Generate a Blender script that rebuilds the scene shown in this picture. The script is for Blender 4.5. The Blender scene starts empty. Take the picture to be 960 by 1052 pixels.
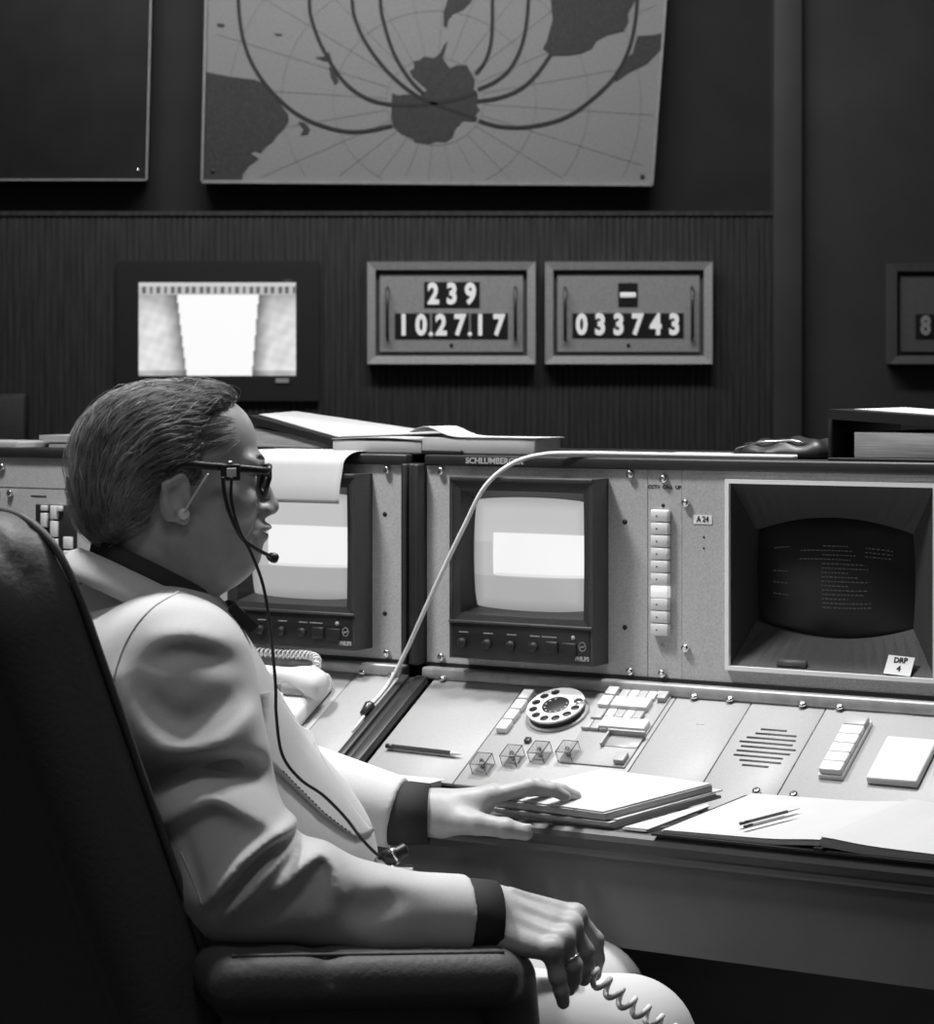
import bpy, bmesh, math, random
import numpy as np
from mathutils import Matrix, Vector
random.seed(7)
S = bpy.context.scene
COL = S.collection
PI = math.pi
HC = 1.30                       # camera height, metres

# ---------------------------------------------------------------- camera
cam_d = bpy.data.cameras.new('camera')
cam_d.sensor_fit = 'VERTICAL'; cam_d.sensor_height = 36.0; cam_d.sensor_width = 36.0
cam_d.lens = 2400 / 1052 * 36.0
cam_d.shift_y = -126 / 1052
cam_d.clip_start = 0.05; cam_d.clip_end = 60
cam_d.dof.use_dof = True; cam_d.dof.focus_distance = 3.0; cam_d.dof.aperture_fstop = 11
cam = bpy.data.objects.new('camera', cam_d); COL.objects.link(cam)
cam.location = (0, 0, HC); cam.rotation_euler = (PI/2, 0, 0)
S.camera = cam

# ---------------------------------------------------------------- light
vs = S.view_settings
vs.view_transform = 'Standard'; vs.look = 'None'; vs.exposure = 0.0; vs.gamma = 1.0
vs.use_curve_mapping = False
w = bpy.data.worlds.new('room_ambience'); S.world = w; w.use_nodes = True
w.node_tree.nodes['Background'].inputs['Color'].default_value = (1, 1, 1, 1)
w.node_tree.nodes['Background'].inputs['Strength'].default_value = 0.062

def area(name, loc, target, sx, sy, power, spread=180):
    d = bpy.data.lights.new(name, 'AREA'); d.shape = 'RECTANGLE'
    d.size = sx; d.size_y = sy; d.energy = power; d.spread = math.radians(spread)
    o = bpy.data.objects.new(name, d); COL.objects.link(o); o.location = loc
    o.rotation_euler = (Vector(target) - Vector(loc)).to_track_quat('-Z', 'Y').to_euler()
    return o
area('ceiling_lamp_desk', (0.33, 3.29, 2.95), (0.30, 3.15, 0.7), 0.40, 0.22, 22, 110)
area('ceiling_lamp_left', (-0.85, 3.12, 2.95), (-0.40, 3.20, 0.8), 0.40, 0.22, 23, 110)
area('aisle_fill', (-0.30, 1.55, 3.0), (-0.25, 2.5, 1.0), 0.6, 0.3, 2.0, 100)  # unseen fill added to brighten surfaces that face the camera
area('wall_washer', (-0.30, 5.2, 3.3), (-0.10, 6.45, 1.75), 2.2, 0.15, 20, 120)

# ---------------------------------------------------------------- materials
def mat(name, col, rough=0.6, spec=0.5, metal=0.0, var=0.0, scale=40.0, bump=0.0, bscale=300.0,
        stretch=None, emit=0.0, sheen=0.0, trans=0.0, coat=0.0):
    m = bpy.data.materials.new(name); m.use_nodes = True
    nt = m.node_tree; b = nt.nodes['Principled BSDF']
    c = (col, col, col, 1) if not isinstance(col, tuple) else (*col, 1)
    b.inputs['Base Color'].default_value = c
    b.inputs['Roughness'].default_value = rough
    b.inputs['Specular IOR Level'].default_value = spec
    b.inputs['Metallic'].default_value = metal
    b.inputs['Sheen Weight'].default_value = sheen
    b.inputs['Transmission Weight'].default_value = trans
    b.inputs['Coat Weight'].default_value = coat
    if emit:
        b.inputs['Emission Color'].default_value = c; b.inputs['Emission Strength'].default_value = emit
    tc = nt.nodes.new('ShaderNodeTexCoord'); src = tc.outputs['Object']
    if stretch:
        mp = nt.nodes.new('ShaderNodeMapping'); mp.inputs['Scale'].default_value = stretch
        nt.links.new(src, mp.inputs['Vector']); src = mp.outputs['Vector']
    if var:
        n = nt.nodes.new('ShaderNodeTexNoise'); n.inputs['Scale'].default_value = scale; n.inputs['Detail'].default_value = 4
        nt.links.new(src, n.inputs['Vector'])
        r = nt.nodes.new('ShaderNodeMapRange')
        r.inputs['From Min'].default_value = 0.3; r.inputs['From Max'].default_value = 0.7
        r.inputs['To Min'].default_value = 1 - var; r.inputs['To Max'].default_value = 1 + var
        nt.links.new(n.outputs['Fac'], r.inputs['Value'])
        x = nt.nodes.new('ShaderNodeVectorMath'); x.operation = 'SCALE'; x.inputs[0].default_value = c[:3]
        nt.links.new(r.outputs['Result'], x.inputs['Scale']); nt.links.new(x.outputs['Vector'], b.inputs['Base Color'])
    if bump:
        n2 = nt.nodes.new('ShaderNodeTexNoise'); n2.inputs['Scale'].default_value = bscale; n2.inputs['Detail'].default_value = 3
        nt.links.new(src, n2.inputs['Vector'])
        bp = nt.nodes.new('ShaderNodeBump'); bp.inputs['Strength'].default_value = bump; bp.inputs['Distance'].default_value = 0.002
        nt.links.new(n2.outputs['Fac'], bp.inputs['Height']); nt.links.new(bp.outputs['Normal'], b.inputs['Normal'])
    return m

def emit_attr(name, strength):            # lit screen: picture comes from the mesh's own colour attribute
    m = bpy.data.materials.new(name); m.use_nodes = True
    nt = m.node_tree; b = nt.nodes['Principled BSDF']
    b.inputs['Base Color'].default_value = (.05, .05, .05, 1); b.inputs['Roughness'].default_value = .25
    a = nt.nodes.new('ShaderNodeAttribute'); a.attribute_name = 'picture'
    nt.links.new(a.outputs['Color'], b.inputs['Emission Color']); b.inputs['Emission Strength'].default_value = strength
    return m

M = dict(
    slat=mat('dark_slat_wood', .045, .6, .3, var=.35, scale=14, stretch=(9, 9, .5)),
    bay=mat('dark_bay_board', .024, .7, .2, var=.15, scale=5),
    sidewall=mat('dark_wall_board', .055, .7, .2, var=.15, scale=4),
    post=mat('post_paint', .060, .6, .3, var=.1, scale=6),
    mapbase=mat('map_paper', .24, .7, .3, var=.22, scale=260),
    mapland=mat('map_land', .044, .7, .3, var=.2, scale=120),
    maporbit=mat('map_track', .03, .7, .3),
    mapgrid=mat('map_grid', .20, .7, .3),
    edge=mat('anodised_edge', .30, .4, .5, var=.1),
    board=mat('black_board', .012, .5, .35, var=.3, scale=9),
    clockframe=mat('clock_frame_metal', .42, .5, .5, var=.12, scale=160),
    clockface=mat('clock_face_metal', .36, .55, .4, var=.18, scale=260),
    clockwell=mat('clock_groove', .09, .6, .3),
    clockdim=mat('shaded_clock_metal', .12, .6, .3, var=.12, scale=160),  # clock metal and groove darkened in colour for the dimmer light at right
    clockdim2=mat('shaded_clock_groove', .04, .6, .3),
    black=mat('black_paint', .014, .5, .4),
    softblack=mat('black_enamel', .020, .45, .5, var=.1),
    digit=mat('digit_white', .85, .5, .3, emit=.35),
    digitdim=mat('shaded_digit', .35, .5, .3),  # dimmer light on the right clock put into its digit colour
    tvcase=mat('tv_case', .026, .5, .4),
    panel=mat('console_grey_enamel', .46, .55, .45, var=.16, scale=420, bump=.15, bscale=500),
    slope=mat('console_light_enamel', .335, .5, .45, var=.05, scale=300),
    lip=mat('brushed_aluminium', .36, .4, .5, metal=.3, var=.15, scale=60),
    tape=mat('label_paper', .85, .7, .2),
    frame=mat('pale_frame', .85, .45, .5),
    crtshroud=mat('terminal_shroud', .040, .6, .35, var=.2, scale=350),
    crtglass=mat('dark_tube_glass', .012, .35, .3),
    crttext=mat('faint_phosphor', .06, .6, .2, emit=.3),
    moncase=mat('monitor_plastic', .045, .5, .4, var=.15, scale=300),
    monface=mat('monitor_face', .032, .5, .4, var=.15, scale=300),
    knob=mat('black_knob', .014, .4, .5),
    print_=mat('pale_print', .45, .6, .3),
    dark_print=mat('dark_print', .03, .7, .2),
    chrome=mat('chrome', .75, .18, .5, metal=1.0),
    key=mat('white_key', .66, .4, .5),
    keylit=mat('lit_white_key', .85, .4, .5, emit=.35),
    keygrey=mat('grey_key', .36, .45, .5),
    dialwhite=mat('dial_clear_plate', .62, .25, .5),
    paper=mat('white_paper', .47, .8, .2, var=.02, scale=30),
    paper2=mat('cream_paper', .42, .8, .2, var=.04, scale=30),
    pages=mat('page_block', .38, .8, .2, var=.35, scale=8, stretch=(2, 2, 170)),
    binder=mat('black_binder', .016, .45, .45),
    cable=mat('pale_cable', .62, .5, .4),
    apron=mat('desk_apron', .14, .6, .35, var=.1, scale=8),
    edgevinyl=mat('desk_edge_vinyl', .075, .45, .5, var=.08, scale=200),
    floor=mat('dark_carpet', .03, .9, .1, var=.3, scale=200),
    leather=mat('black_leather', .080, .55, .30, bump=.35, bscale=160),
    fabric=mat('speaker_cloth', .075, .8, .2, var=.25, scale=300),
    glass=mat('clear_plastic', .92, .08, .5, trans=1.0),
    steel=mat('dark_steel', .08, .35, .5, metal=.8),
    phone=mat('white_phone_plastic', .70, .35, .5),
    phonegrey=mat('grey_phone_plastic', .30, .4, .5),
)

# ---------------------------------------------------------------- mesh helpers
class MB:
    def __init__(s): s.v = []; s.f = []; s.sm = []
    def add(s, vs, fs, M_=None, smooth=False):
        o = len(s.v)
        s.v += [tuple(M_ @ Vector(p)) for p in vs] if M_ is not None else [tuple(p) for p in vs]
        for f in fs: s.f.append(tuple(i + o for i in f)); s.sm.append(smooth)
        return s
    def box(s, x0, x1, y0, y1, z0, z1, M_=None):
        return s.add([(x0,y0,z0),(x1,y0,z0),(x1,y1,z0),(x0,y1,z0),(x0,y0,z1),(x1,y0,z1),(x1,y1,z1),(x0,y1,z1)],
                     [(3,2,1,0),(4,5,6,7),(0,1,5,4),(1,2,6,5),(2,3,7,6),(3,0,4,7)], M_)
    def rbox(s, x0, x1, y0, y1, z0, z1, b, M_=None, seg=2):
        bm = bmesh.new(); bmesh.ops.create_cube(bm, size=1)
        for v in bm.verts: v.co = ((x0+x1)/2+v.co.x*(x1-x0), (y0+y1)/2+v.co.y*(y1-y0), (z0+z1)/2+v.co.z*(z1-z0))
        b = min(b, .49*min(x1-x0, y1-y0, z1-z0))
        bmesh.ops.bevel(bm, geom=list(bm.edges), offset=b, segments=seg, affect='EDGES', profile=.5)
        bm.verts.index_update()
        s.add([v.co.copy() for v in bm.verts], [[v.index for v in f.verts] for f in bm.faces], M_, True); bm.free(); return s
    def prism(s, poly, h0, h1, M_=None):                     # polygon in xy, extruded in z
        n = len(poly); vs = [(x, y, h0) for x, y in poly] + [(x, y, h1) for x, y in poly]
        fs = [tuple(range(n-1, -1, -1)), tuple(range(n, 2*n))] + [(i, (i+1) % n, n+(i+1) % n, n+i) for i in range(n)]
        return s.add(vs, fs, M_)
    def tube(s, path, r, n=8, M_=None, closed=False, flat=1.0):
        P = [Vector(p) for p in path]; m = len(P); R = r if isinstance(r, (list, tuple)) else [r]*m
        vs = []; up = None
        for i in range(m):
            if closed: t = P[(i+1) % m] - P[i-1]
            else: t = P[min(i+1, m-1)] - P[max(i-1, 0)]
            t = t.normalized() if t.length > 1e-9 else Vector((0, 0, 1))
            if up is None:
                up = Vector((0, 0, 1)) if abs(t.z) < .9 else Vector((1, 0, 0))
            up = (up - t*up.dot(t)).normalized(); sd = t.cross(up)
            for k in range(n):
                a = 2*PI*k/n; vs.append(P[i] + (sd*math.cos(a) + up*math.sin(a)*flat)*R[i])
        fs = []
        for i in range(m if closed else m-1):
            j = (i+1) % m
            for k in range(n): fs.append((i*n+k, i*n+(k+1) % n, j*n+(k+1) % n, j*n+k))
        if not closed: fs += [tuple(range(n-1, -1, -1)), tuple(range((m-1)*n, m*n))]
        return s.add(vs, fs, M_, True)
    def lathe(s, prof, n=20, M_=None, smooth=True):          # (r, z) profile about z
        vs = []; m = len(prof)
        for r, z in prof:
            for k in range(n): a = 2*PI*k/n; vs.append((r*math.cos(a), r*math.sin(a), z))
        fs = [(i*n+k, i*n+(k+1) % n, (i+1)*n+(k+1) % n, (i+1)*n+k) for i in range(m-1) for k in range(n)]
        fs += [tuple(range(n-1, -1, -1)), tuple(range((m-1)*n, m*n))]
        return s.add(vs, fs, M_, smooth)
    def grid(s, fn, nu, nv, M_=None, smooth=True):           # fn(i/nu, j/nv) -> point
        vs = [fn(i/nu, j/nv) for j in range(nv+1) for i in range(nu+1)]
        fs = [(j*(nu+1)+i, j*(nu+1)+i+1, (j+1)*(nu+1)+i+1, (j+1)*(nu+1)+i) for j in range(nv) for i in range(nu)]
        return s.add(vs, fs, M_, smooth)
    def sheet(s, fn, nu, nv, th, M_=None):                   # solid sheet of thickness th below fn
        top = [Vector(fn(i/nu, j/nv)) for j in range(nv+1) for i in range(nu+1)]
        n = len(top); W = nu+1
        vs = top + [p - Vector((0, 0, th)) for p in top]
        q = [(j*W+i, j*W+i+1, (j+1)*W+i+1, (j+1)*W+i) for j in range(nv) for i in range(nu)]
        fs = q + [tuple(n+k for k in reversed(f)) for f in q]
        b = list(range(nu)) ; ring = [i for i in range(W)] + [j*W+nu for j in range(1, nv+1)] + [nv*W+i for i in range(nu-1, -1, -1)] + [j*W for j in range(nv-1, 0, -1)]
        for k in range(len(ring)): a, c = ring[k], ring[(k+1) % len(ring)]; fs.append((c, a, n+a, n+c))
        return s.add(vs, fs, M_)
    def mesh(s, name):
        me = bpy.data.meshes.new(name); me.from_pydata(s.v, [], s.f)
        me.polygons.foreach_set('use_smooth', s.sm); me.update()
        bm = bmesh.new(); bm.from_mesh(me); bmesh.ops.recalc_face_normals(bm, faces=bm.faces); bm.to_mesh(me); bm.free()
        return me
    def build(s, name, m, parent=None, label=None):
        return link(name, s.mesh(name), m, parent, label)

def link(name, me, m, parent=None, label=None):
    o = bpy.data.objects.new(name, me); COL.objects.link(o)
    if m is not None and not me.materials: me.materials.append(M[m] if isinstance(m, str) else m)
    o.parent = parent
    if label: o['label'] = label
    return o
def tag(o, label, cat, group=None, kind=None):
    o['label'] = label; o['category'] = cat
    if group: o['group'] = group
    if kind: o['kind'] = kind
    return o
def struct(o, label=None):
    o['kind'] = 'structure'
    if label: o['label'] = label
    return o
def thing(name, label, cat, loc=(0, 0, 0), rz=0, group=None):
    o = bpy.data.objects.new(name, None); COL.objects.link(o)
    o.empty_display_size = .05; o.location = loc; o.rotation_euler = (0, 0, rz)
    return tag(o, label, cat, group)
def copy_tree(o, parent=None):
    c = o.copy(); COL.objects.link(c); c.parent = parent
    for ch in list(o.children): copy_tree(ch, c)
    return c
_fonts = {}
def text(name, s, size, M_, m, parent, bold=0.0, sx=1.0, depth=.0004, align='CENTER', shear=0.0, spacing=1.0):
    cu = bpy.data.curves.new('t', 'FONT'); cu.body = s; cu.size = size; cu.extrude = depth; cu.offset = bold
    cu.align_x = align; cu.align_y = 'CENTER'; cu.shear = shear; cu.resolution_u = 3; cu.space_character = spacing
    t = bpy.data.objects.new('t', cu); COL.objects.link(t)
    me = bpy.data.meshes.new_from_object(t.evaluated_get(bpy.context.evaluated_depsgraph_get()))
    bpy.data.objects.remove(t); bpy.data.curves.remove(cu)
    me.transform(M_ @ Matrix.Diagonal((sx, 1, 1, 1))); me.name = name; me.materials.clear()
    return link(name, me, m, parent)
def basis(o, ex, ey, ez):
    m = Matrix.Identity(4)
    for i, e in enumerate((ex, ey, ez)):
        for k in range(3): m[k][i] = e[k]
    for k in range(3): m[k][3] = o[k]
    return m
def UPRIGHT(x, y, z): return basis((x, y, z), (1, 0, 0), (0, 0, 1), (0, -1, 0))   # xy drawing -> standing, facing -y
def smooth_path(pts, n=8, closed=False):                     # Catmull-Rom
    P = [Vector(p) for p in pts]; out = []; m = len(P)
    for i in range(m if closed else m-1):
        if closed: p0, p1, p2, p3 = P[i-1], P[i], P[(i+1) % m], P[(i+2) % m]
        else: p0, p1, p2, p3 = P[max(i-1, 0)], P[i], P[i+1], P[min(i+2, m-1)]
        for k in range(n):
            t = k/n
            out.append(.5*((2*p1) + (p2-p0)*t + (2*p0-5*p1+4*p2-p3)*t*t + (3*p1-p0-3*p2+p3)*t**3))
    if not closed: out.append(P[-1])
    return out
def picture_grid(name, fn_pos, fn_val, nu, nv, m, parent):
    mb = MB(); mb.grid(fn_pos, nu, nv); me = mb.mesh(name)
    at = me.color_attributes.new('picture', 'FLOAT_COLOR', 'POINT')
    k = 0
    for j in range(nv+1):
        for i in range(nu+1):
            c = fn_val(i/nu, j/nv); at.data[k].color = (c, c, c, 1); k += 1
    return link(name, me, m, parent)

# ================================================================ the room
WY = 6.50
struct(MB().box(-5, 5, -.5, WY+.1, -.05, 0).build('floor', 'floor'))
def ribbed(x0, x1, z0, z1, y, pitch=.0175, dep=.0025):
    mb = MB(); n = int((x1-x0)/pitch)
    prof = []
    for i in range(n):
        x = x0 + i*pitch; prof += [(x, 0), (x+pitch*.62, 0), (x+pitch*.72, dep), (x+pitch*.92, dep)]
    prof.append((x0+n*pitch, 0))
    vs = [(x, y+d, z) for z in (z0, z1) for x, d in prof]; m = len(prof)
    mb.add(vs, [(i, i+1, m+i+1, m+i) for i in range(m-1)]); return mb
zl = HC + (400-217)*6.46/2400                    # ledge where ribbed cladding ends
struct(ribbed(-2.6, .853, 0, zl, 6.46).build('wall_back', 'slat'), 'dark vertical ribbed cladding under the map')
struct(MB().box(-2.6, .853, 6.505, 6.6, zl-.03, 3.6).build('wall_back_upper', 'bay'), 'black recessed bay holding the map boards')
struct(MB().box(-2.6, .853, 6.455, 6.505, zl-.012, zl).build('trim_1', 'slat'), 'thin ledge on top of the ribbed cladding')
struct(MB().rbox(.845, .925, 6.43, 6.6, 0, 3.6, .006).build('trim_2', 'post'), 'plain upright post between the wall sections')
struct(MB().box(.925, 2.6, 6.47, 6.6, 0, 3.6).build('wall_back_right', 'sidewall'), 'plain dark wall section beyond the post')

# ---- map of the southern hemisphere
s_ = 6.44/2400
mo = Vector(((440-480)*s_, 6.44, HC+(400-188)*s_))
mp = thing('wall_map', 'large grey polar map with dark continents and curved orbit tracks on back wall', 'map', mo)
def m2(px, py): return ((px-440)*s_, (188-py)*s_)
def mx0(py): return 208 + (188-py)*4/188
def mx1(py): return 670 + (190-py)*14/190
brd = [m2(208, 187), m2(670, 190), m2(mx1(-70), -70), m2(mx0(-70), -70)]
MB().prism(brd, -.05, 0, UPRIGHT(0, 0, 0)).build('map_board', 'mapbase', mp)
def strip(mb, pts, wd, h0, h1):
    P = [Vector((x, y)) for x, y in pts]; L = []; R = []
    for i in range(len(P)):
        t = (P[min(i+1, len(P)-1)] - P[max(i-1, 0)]).normalized(); nrm = Vector((-t.y, t.x))*wd/2
        L.append(P[i]+nrm); R.append(P[i]-nrm)
    n = len(P); vs = [(p.x, p.y, h1) for p in L] + [(p.x, p.y, h1) for p in R] + [(p.x, p.y, h0) for p in L] + [(p.x, p.y, h0) for p in R]
    fs = []
    for i in range(n-1):
        fs += [(i, i+1, n+i+1, n+i), (2*n+i, 2*n+i+1, i+1, i), (n+i, n+i+1, 3*n+i+1, 3*n+i)]
    mb.add(vs, fs, UPRIGHT(0, 0, 0))
edge = MB()
strip(edge, [m2(208, 187), m2(670, 190)], .008, 0, .012)
strip(edge, [m2(208, 187), m2(mx0(-70), -70)], .006, 0, .012)
strip(edge, [m2(670, 190), m2(mx1(-70), -70)], .006, 0, .012)
edge.build('edge_trim', 'edge', mp, 'thin pale metal edge strip')
inside = lambda p: mx0(p[1])+1 < p[0] < mx1(p[1])-1 and -68 < p[1] < 186
g = MB()
def clipstrip(pts):
    run = []
    for p in pts + [None]:
        if p is not None and inside(p): run.append(m2(*p))
        else:
            if len(run) > 1: strip(g, run, .0022, -.001, .0010)
            run = []
for R_ in range(45, 420, 48):
    clipstrip([(447+R_*1.12*math.cos(a*PI/60), 104+R_*math.sin(a*PI/60)) for a in range(121)])
for k in range(24):
    a = k*PI/12+.07
    clipstrip([(447+r*1.12*math.cos(a), 104+r*math.sin(a)) for r in range(45, 420, 12)])
g.build('graticule', 'mapgrid', mp)
lands = {
 'australia': [(212,74),(237,79),(262,82),(276,87),(284,101),(296,117),(297,124),(292,132),(284,140),(280,146),(274,150),(268,157),(262,155),(257,157),(266,163),(262,166),(256,170),(250,178),(249,184),(209,184)],
 'island': [(306,125),(313,126),(319,133),(316,138),(309,139),(312,133)],
 'island_north': [(324,59),(333,58),(338,53),(341,62),(334,63)],
 'island_south': [(338,69),(343,69),(348,84),(344,87),(340,79)],
 'antarctica': [(403,96),(409,98),(418,97),(433,98),(439,92),(424,79),(421,73),(426,70),(425,63),(431,62),(436,58),(446,60),(452,55),(456,47),(460,42),(457,53),(455,60),(462,70),(470,67),(480,67),(485,77),(488,82),(487,92),(491,97),(490,108),(493,113),(487,120),(489,125),(476,124),(468,132),(465,141),(458,146),(449,145),(440,148),(427,146),(424,142),(412,137),(404,130),(402,120)],
 'south_america': [(457,-40),(500,-40),(486,-8),(484,2),(476,10),(466,14),(461,20),(459,29),(456,26),(456,12),(460,0)],
 'africa': [(560,-60),(680,-60),(668,-20),(652,2),(645,15),(646,22),(641,32),(624,36),(613,42),(608,50),(597,55),(583,57),(566,57),(558,50),(562,42),(568,20)],
 'madagascar': [(655,37),(672,36),(680,34),(680,50),(664,66),(645,75),(633,84),(630,80),(640,62),(650,55)],
 'islet': [(282,34),(290,35),(289,37),(283,36)], 'islet_b': [(223,24),(231,25),(230,28),(224,27)],
}
for nm, pl in lands.items():
    MB().prism([m2(*p) for p in pl], -.001, .0020, UPRIGHT(0, 0, 0)).build('landmass', 'mapland', mp)
tracks = [
 [(245,-60),(245,0),(250,40),(263,72),(285,100),(312,121),(345,133),(372,135),(403,129)],
 [(492,124),(515,130),(545,130),(580,121),(607,103),(632,78),(648,45),(655,0),(657,-60)],
 [(318,-60),(318,0),(321,22),(332,50),(352,82),(375,100),(400,107),(430,108),(465,103),(490,95)],
 [(490,104),(510,101),(532,93),(550,78),(566,56)],
 [(362,-60),(362,0),(367,25),(380,50),(400,75),(425,96),(450,108),(490,122)],
 [(391,-60),(391,0),(395,25),(405,55),(420,80),(435,96)],
 [(489,76),(499,62),(505,40),(506,0),(504,-60)],
 [(491,92),(510,83),(526,68),(538,40),(543,0),(543,-60)],
]
for t in tracks:
    mb = MB(); strip(mb, [m2(p.x, p.y) for p in smooth_path([(x, y, 0) for x, y in t], 6)], .0092, -.001, .0032)
    mb.build('orbit_track', 'maporbit', mp)
for px, py in ((219, 176), (660, 181)):
    MB().lathe([(.006, 0), (.006, .004), (.003, .006)], 10, UPRIGHT(*m2(px, py)[:1], 0, m2(px, py)[1])).build('board_screw', 'steel', mp)

# ---- black board left of the map
bo = Vector(((75-480)*s_, 6.44, HC+(400-185)*s_))
bb = thing('black_display_board', 'blank black display board with thin pale edge in upper left', 'board', bo)
MB().prism([(-.32, 0), ((151-75)*s_, 0), ((157-75)*s_, 250*s_), (-.32, 250*s_)], -.05, 0, UPRIGHT(0, 0, 0)).build('board_panel', 'board', bb)
e = MB(); strip(e, [(-.32, 0), ((151-75)*s_, 0)], .005, 0, .01); strip(e, [((151-75)*s_, 0), ((157-75)*s_, 250*s_)], .005, 0, .01)
e.build('edge_trim', 'edge', bb, 'thin pale metal edge strip')
MB().lathe([(.005, 0), (.005, .004), (.002, .006)], 10, UPRIGHT((142-75)*s_, 0, 10*s_)).build('board_screw', 'chrome', bb)

# ---- clocks (mechanical digit displays)
sc_ = 6.45/2400
def clock(px0, px1, py0, py1, label, rows, fr, wl, fc, dg, handles=True):
    cx, cz = ((px0+px1)/2-480)*sc_, HC+(400-(py0+py1)/2)*sc_
    c = thing('wall_clock', label, 'clock', (cx, 6.45, cz), 0, 'digit displays in the back wall')
    W, H = (px1-px0)/2*sc_, (py1-py0)/2*sc_
    def ringframe(a, b, y0, y1):                              # bevelled rectangular ring between inset a and b
        mb = MB()
        o = [(-W+a, -H+a), (W-a, -H+a), (W-a, H-a), (-W+a, H-a)]; i = [(-W+b, -H+b), (W-b, -H+b), (W-b, H-b), (-W+b, H-b)]
        vs = [(x, .02, z) for x, z in o] + [(x, y0, z) for x, z in o] + [(x, y1, z) for x, z in i] + [(x, .02, z) for x, z in i]
        fs = []
        for k in range(4):
            n = (k+1) % 4
            for r in range(3): fs.append((r*4+k, r*4+n, (r+1)*4+n, (r+1)*4+k))
        return mb.add(vs, fs)
    ringframe(0, .022, -.032, -.026).build('outer_frame', fr, c)
    ringframe(.020, .034, -.008, -.006).build('groove', wl, c)
    MB().box(-W+.034, W-.034, -.014, .02, -H+.034, H-.034).build('face_plate', fc, c)
    for (txt, x0, x1, z0, z1, size) in rows:
        x0, x1 = [(q-(px0+px1)/2)*sc_ for q in (x0, x1)]; z0, z1 = [((py0+py1)/2-q)*sc_ for q in (z0, z1)]
        b = MB().box(x0, x1, -.0165, -.012, z1, z0).build('digit_window', 'black', c)
        n = len(txt); 
        for k, ch in enumerate(txt):
            if ch == ' ': continue
            xx = x0 + (x1-x0)*(k+.5)/n
            if ch == '-': MB().rbox(xx-.022, xx+.022, -.0215, -.0165, (z0+z1)/2-.008, (z0+z1)/2+.006, .003).build('digit', dg, b)
            elif ch == '.': MB().lathe([(.006, 0), (.006, .003), (.004, .004)], 10, UPRIGHT(xx, -.0165, z1+.012)).build('digit', dg, b)
            else: text('digit', ch, size, UPRIGHT(xx, -.019, (z0+z1)/2), dg, b, bold=.0032, sx=.78, depth=.002)
    for sx in (-1, 1):
        if handles:
            x = sx*(W-.055)
            MB().tube([(x, -.014, -H+.07), (x, -.034, -H+.075), (x, -.034, H-.075), (x, -.014, H-.07)], .0045, 8).build('handle', 'steel', c)
    MB().lathe([(.005, 0), (.005, .003), (.002, .004)], 10, UPRIGHT(0, -.014, -H+.052)).build('lock_screw', 'black', c)
    return c
def spread(chars, x0, x1): return chars
clock(378, 550, 269.5, 374, 'lit wall clock reading 239 over 10.27.17 in grey frame',
      [('239', 436, 493, 290, 316, .078), ('10', 406, 442, 322, 348, .078), ('27', 444, 482, 322, 348, .078), ('17', 484, 522, 322, 348, .078)],
      'clockframe', 'clockwell', 'clockface', 'digit')
clock(560, 731, 269.5, 374, 'lit wall counter reading minus 033743 in grey frame',
      [('-', 635, 655, 291, 315, .078), ('033743', 588, 702, 322, 347, .078)], 'clockframe', 'clockwell', 'clockface', 'digit')
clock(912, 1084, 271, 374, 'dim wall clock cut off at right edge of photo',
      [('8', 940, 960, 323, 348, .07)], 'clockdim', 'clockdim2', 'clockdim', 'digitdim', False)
# decimal points of the left clock sit between its windows
lc = [o for o in COL.objects if o.name == 'wall_clock'][0]
for px in (443, 483):
    MB().lathe([(.006, 0), (.006, .003), (.004, .004)], 10, UPRIGHT((px-464)*sc_, -.0165, (321.75-343.5)*sc_)).build('decimal_point', 'digit', lc)

# ---- television in the wall
st = 6.44/2400
tv = thing('wall_television', 'glowing wall television with white trapezoid picture in black surround', 'television', ((223-480)*st, 6.44, HC+(400-338)*st))
def q(px, py): return ((px-223)*st, (338-py)*st)
x0, z1 = q(120, 268); x1, z0 = q(328, 412); a0, b1 = q(142, 290); a1, b0 = q(304, 386)
mb = MB(); mb.box(x0, a0, .004, .03, z0, z1); mb.box(a1, x1, .004, .03, z0, z1); mb.box(a0, a1, .004, .03, b1, z1); mb.box(a0, a1, .004, .03, z0, b0)
mb.build('surround', 'tvcase', tv)
def tvval(u, v):                                             # brightness of the picture
    w1 = math.sin(u*23+3*math.sin(v*7))*math.sin(v*13+2*math.sin(u*11)); w2 = math.sin(u*61+v*17)*math.sin(v*41-u*29)                                             # u left-right, v bottom-top
    if v > .955: return .62
    if v > .87: return .10 if (int(u*44) % 2 and v > .885) else .5
    n = .5+.35*w1+.2*w2
    l = .235 + .07*(1-v); r = .72 + .05*v
    if l < u < r: return .95 if v < .97 else .6
    e_ = min(abs(u-l), abs(u-r))
    c = .60 + .25*n
    c *= .22 + .78*min(1, (e_/.10)**.9)
    if v > .62: c *= max(.35, 1-(v-.62)*1.9)
    if v < .06: c *= .6
    return c
picture_grid('screen', lambda u, v: (a0+(a1-a0)*u,   .012-.007*(1-(2*u-1)**2)*(1-(2*v-1)**2), b0+(b1-b0)*v), tvval, 120, 80, emit_attr('tv_picture', 1.0), tv)
x, z = q(290, 391); MB().box(x-.018, x+.018, -.0, .004, z-.006, z+.006).build('name_plate', 'print_', tv)
x, z = q(296, 289); MB().box(x-.012, x+.012, -.0, .004, z-.002, z+.006).build('top_plate', 'clockwell', tv)

# ---- grey loudspeaker panel at the left edge
sp = thing('wall_loudspeaker', 'grey cloth loudspeaker panel low on wall at left edge', 'loudspeaker', ((8-480)*st, 6.44, HC+(400-430)*st))
MB().rbox(-.09, .055, -.02, .02, -.09, .068, .006).build('cabinet', 'tvcase', sp)
MB().rbox(-.08, .049, -.026, -.018, -.082, .06, .003).build('grille_cloth', 'fabric', sp)
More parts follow.
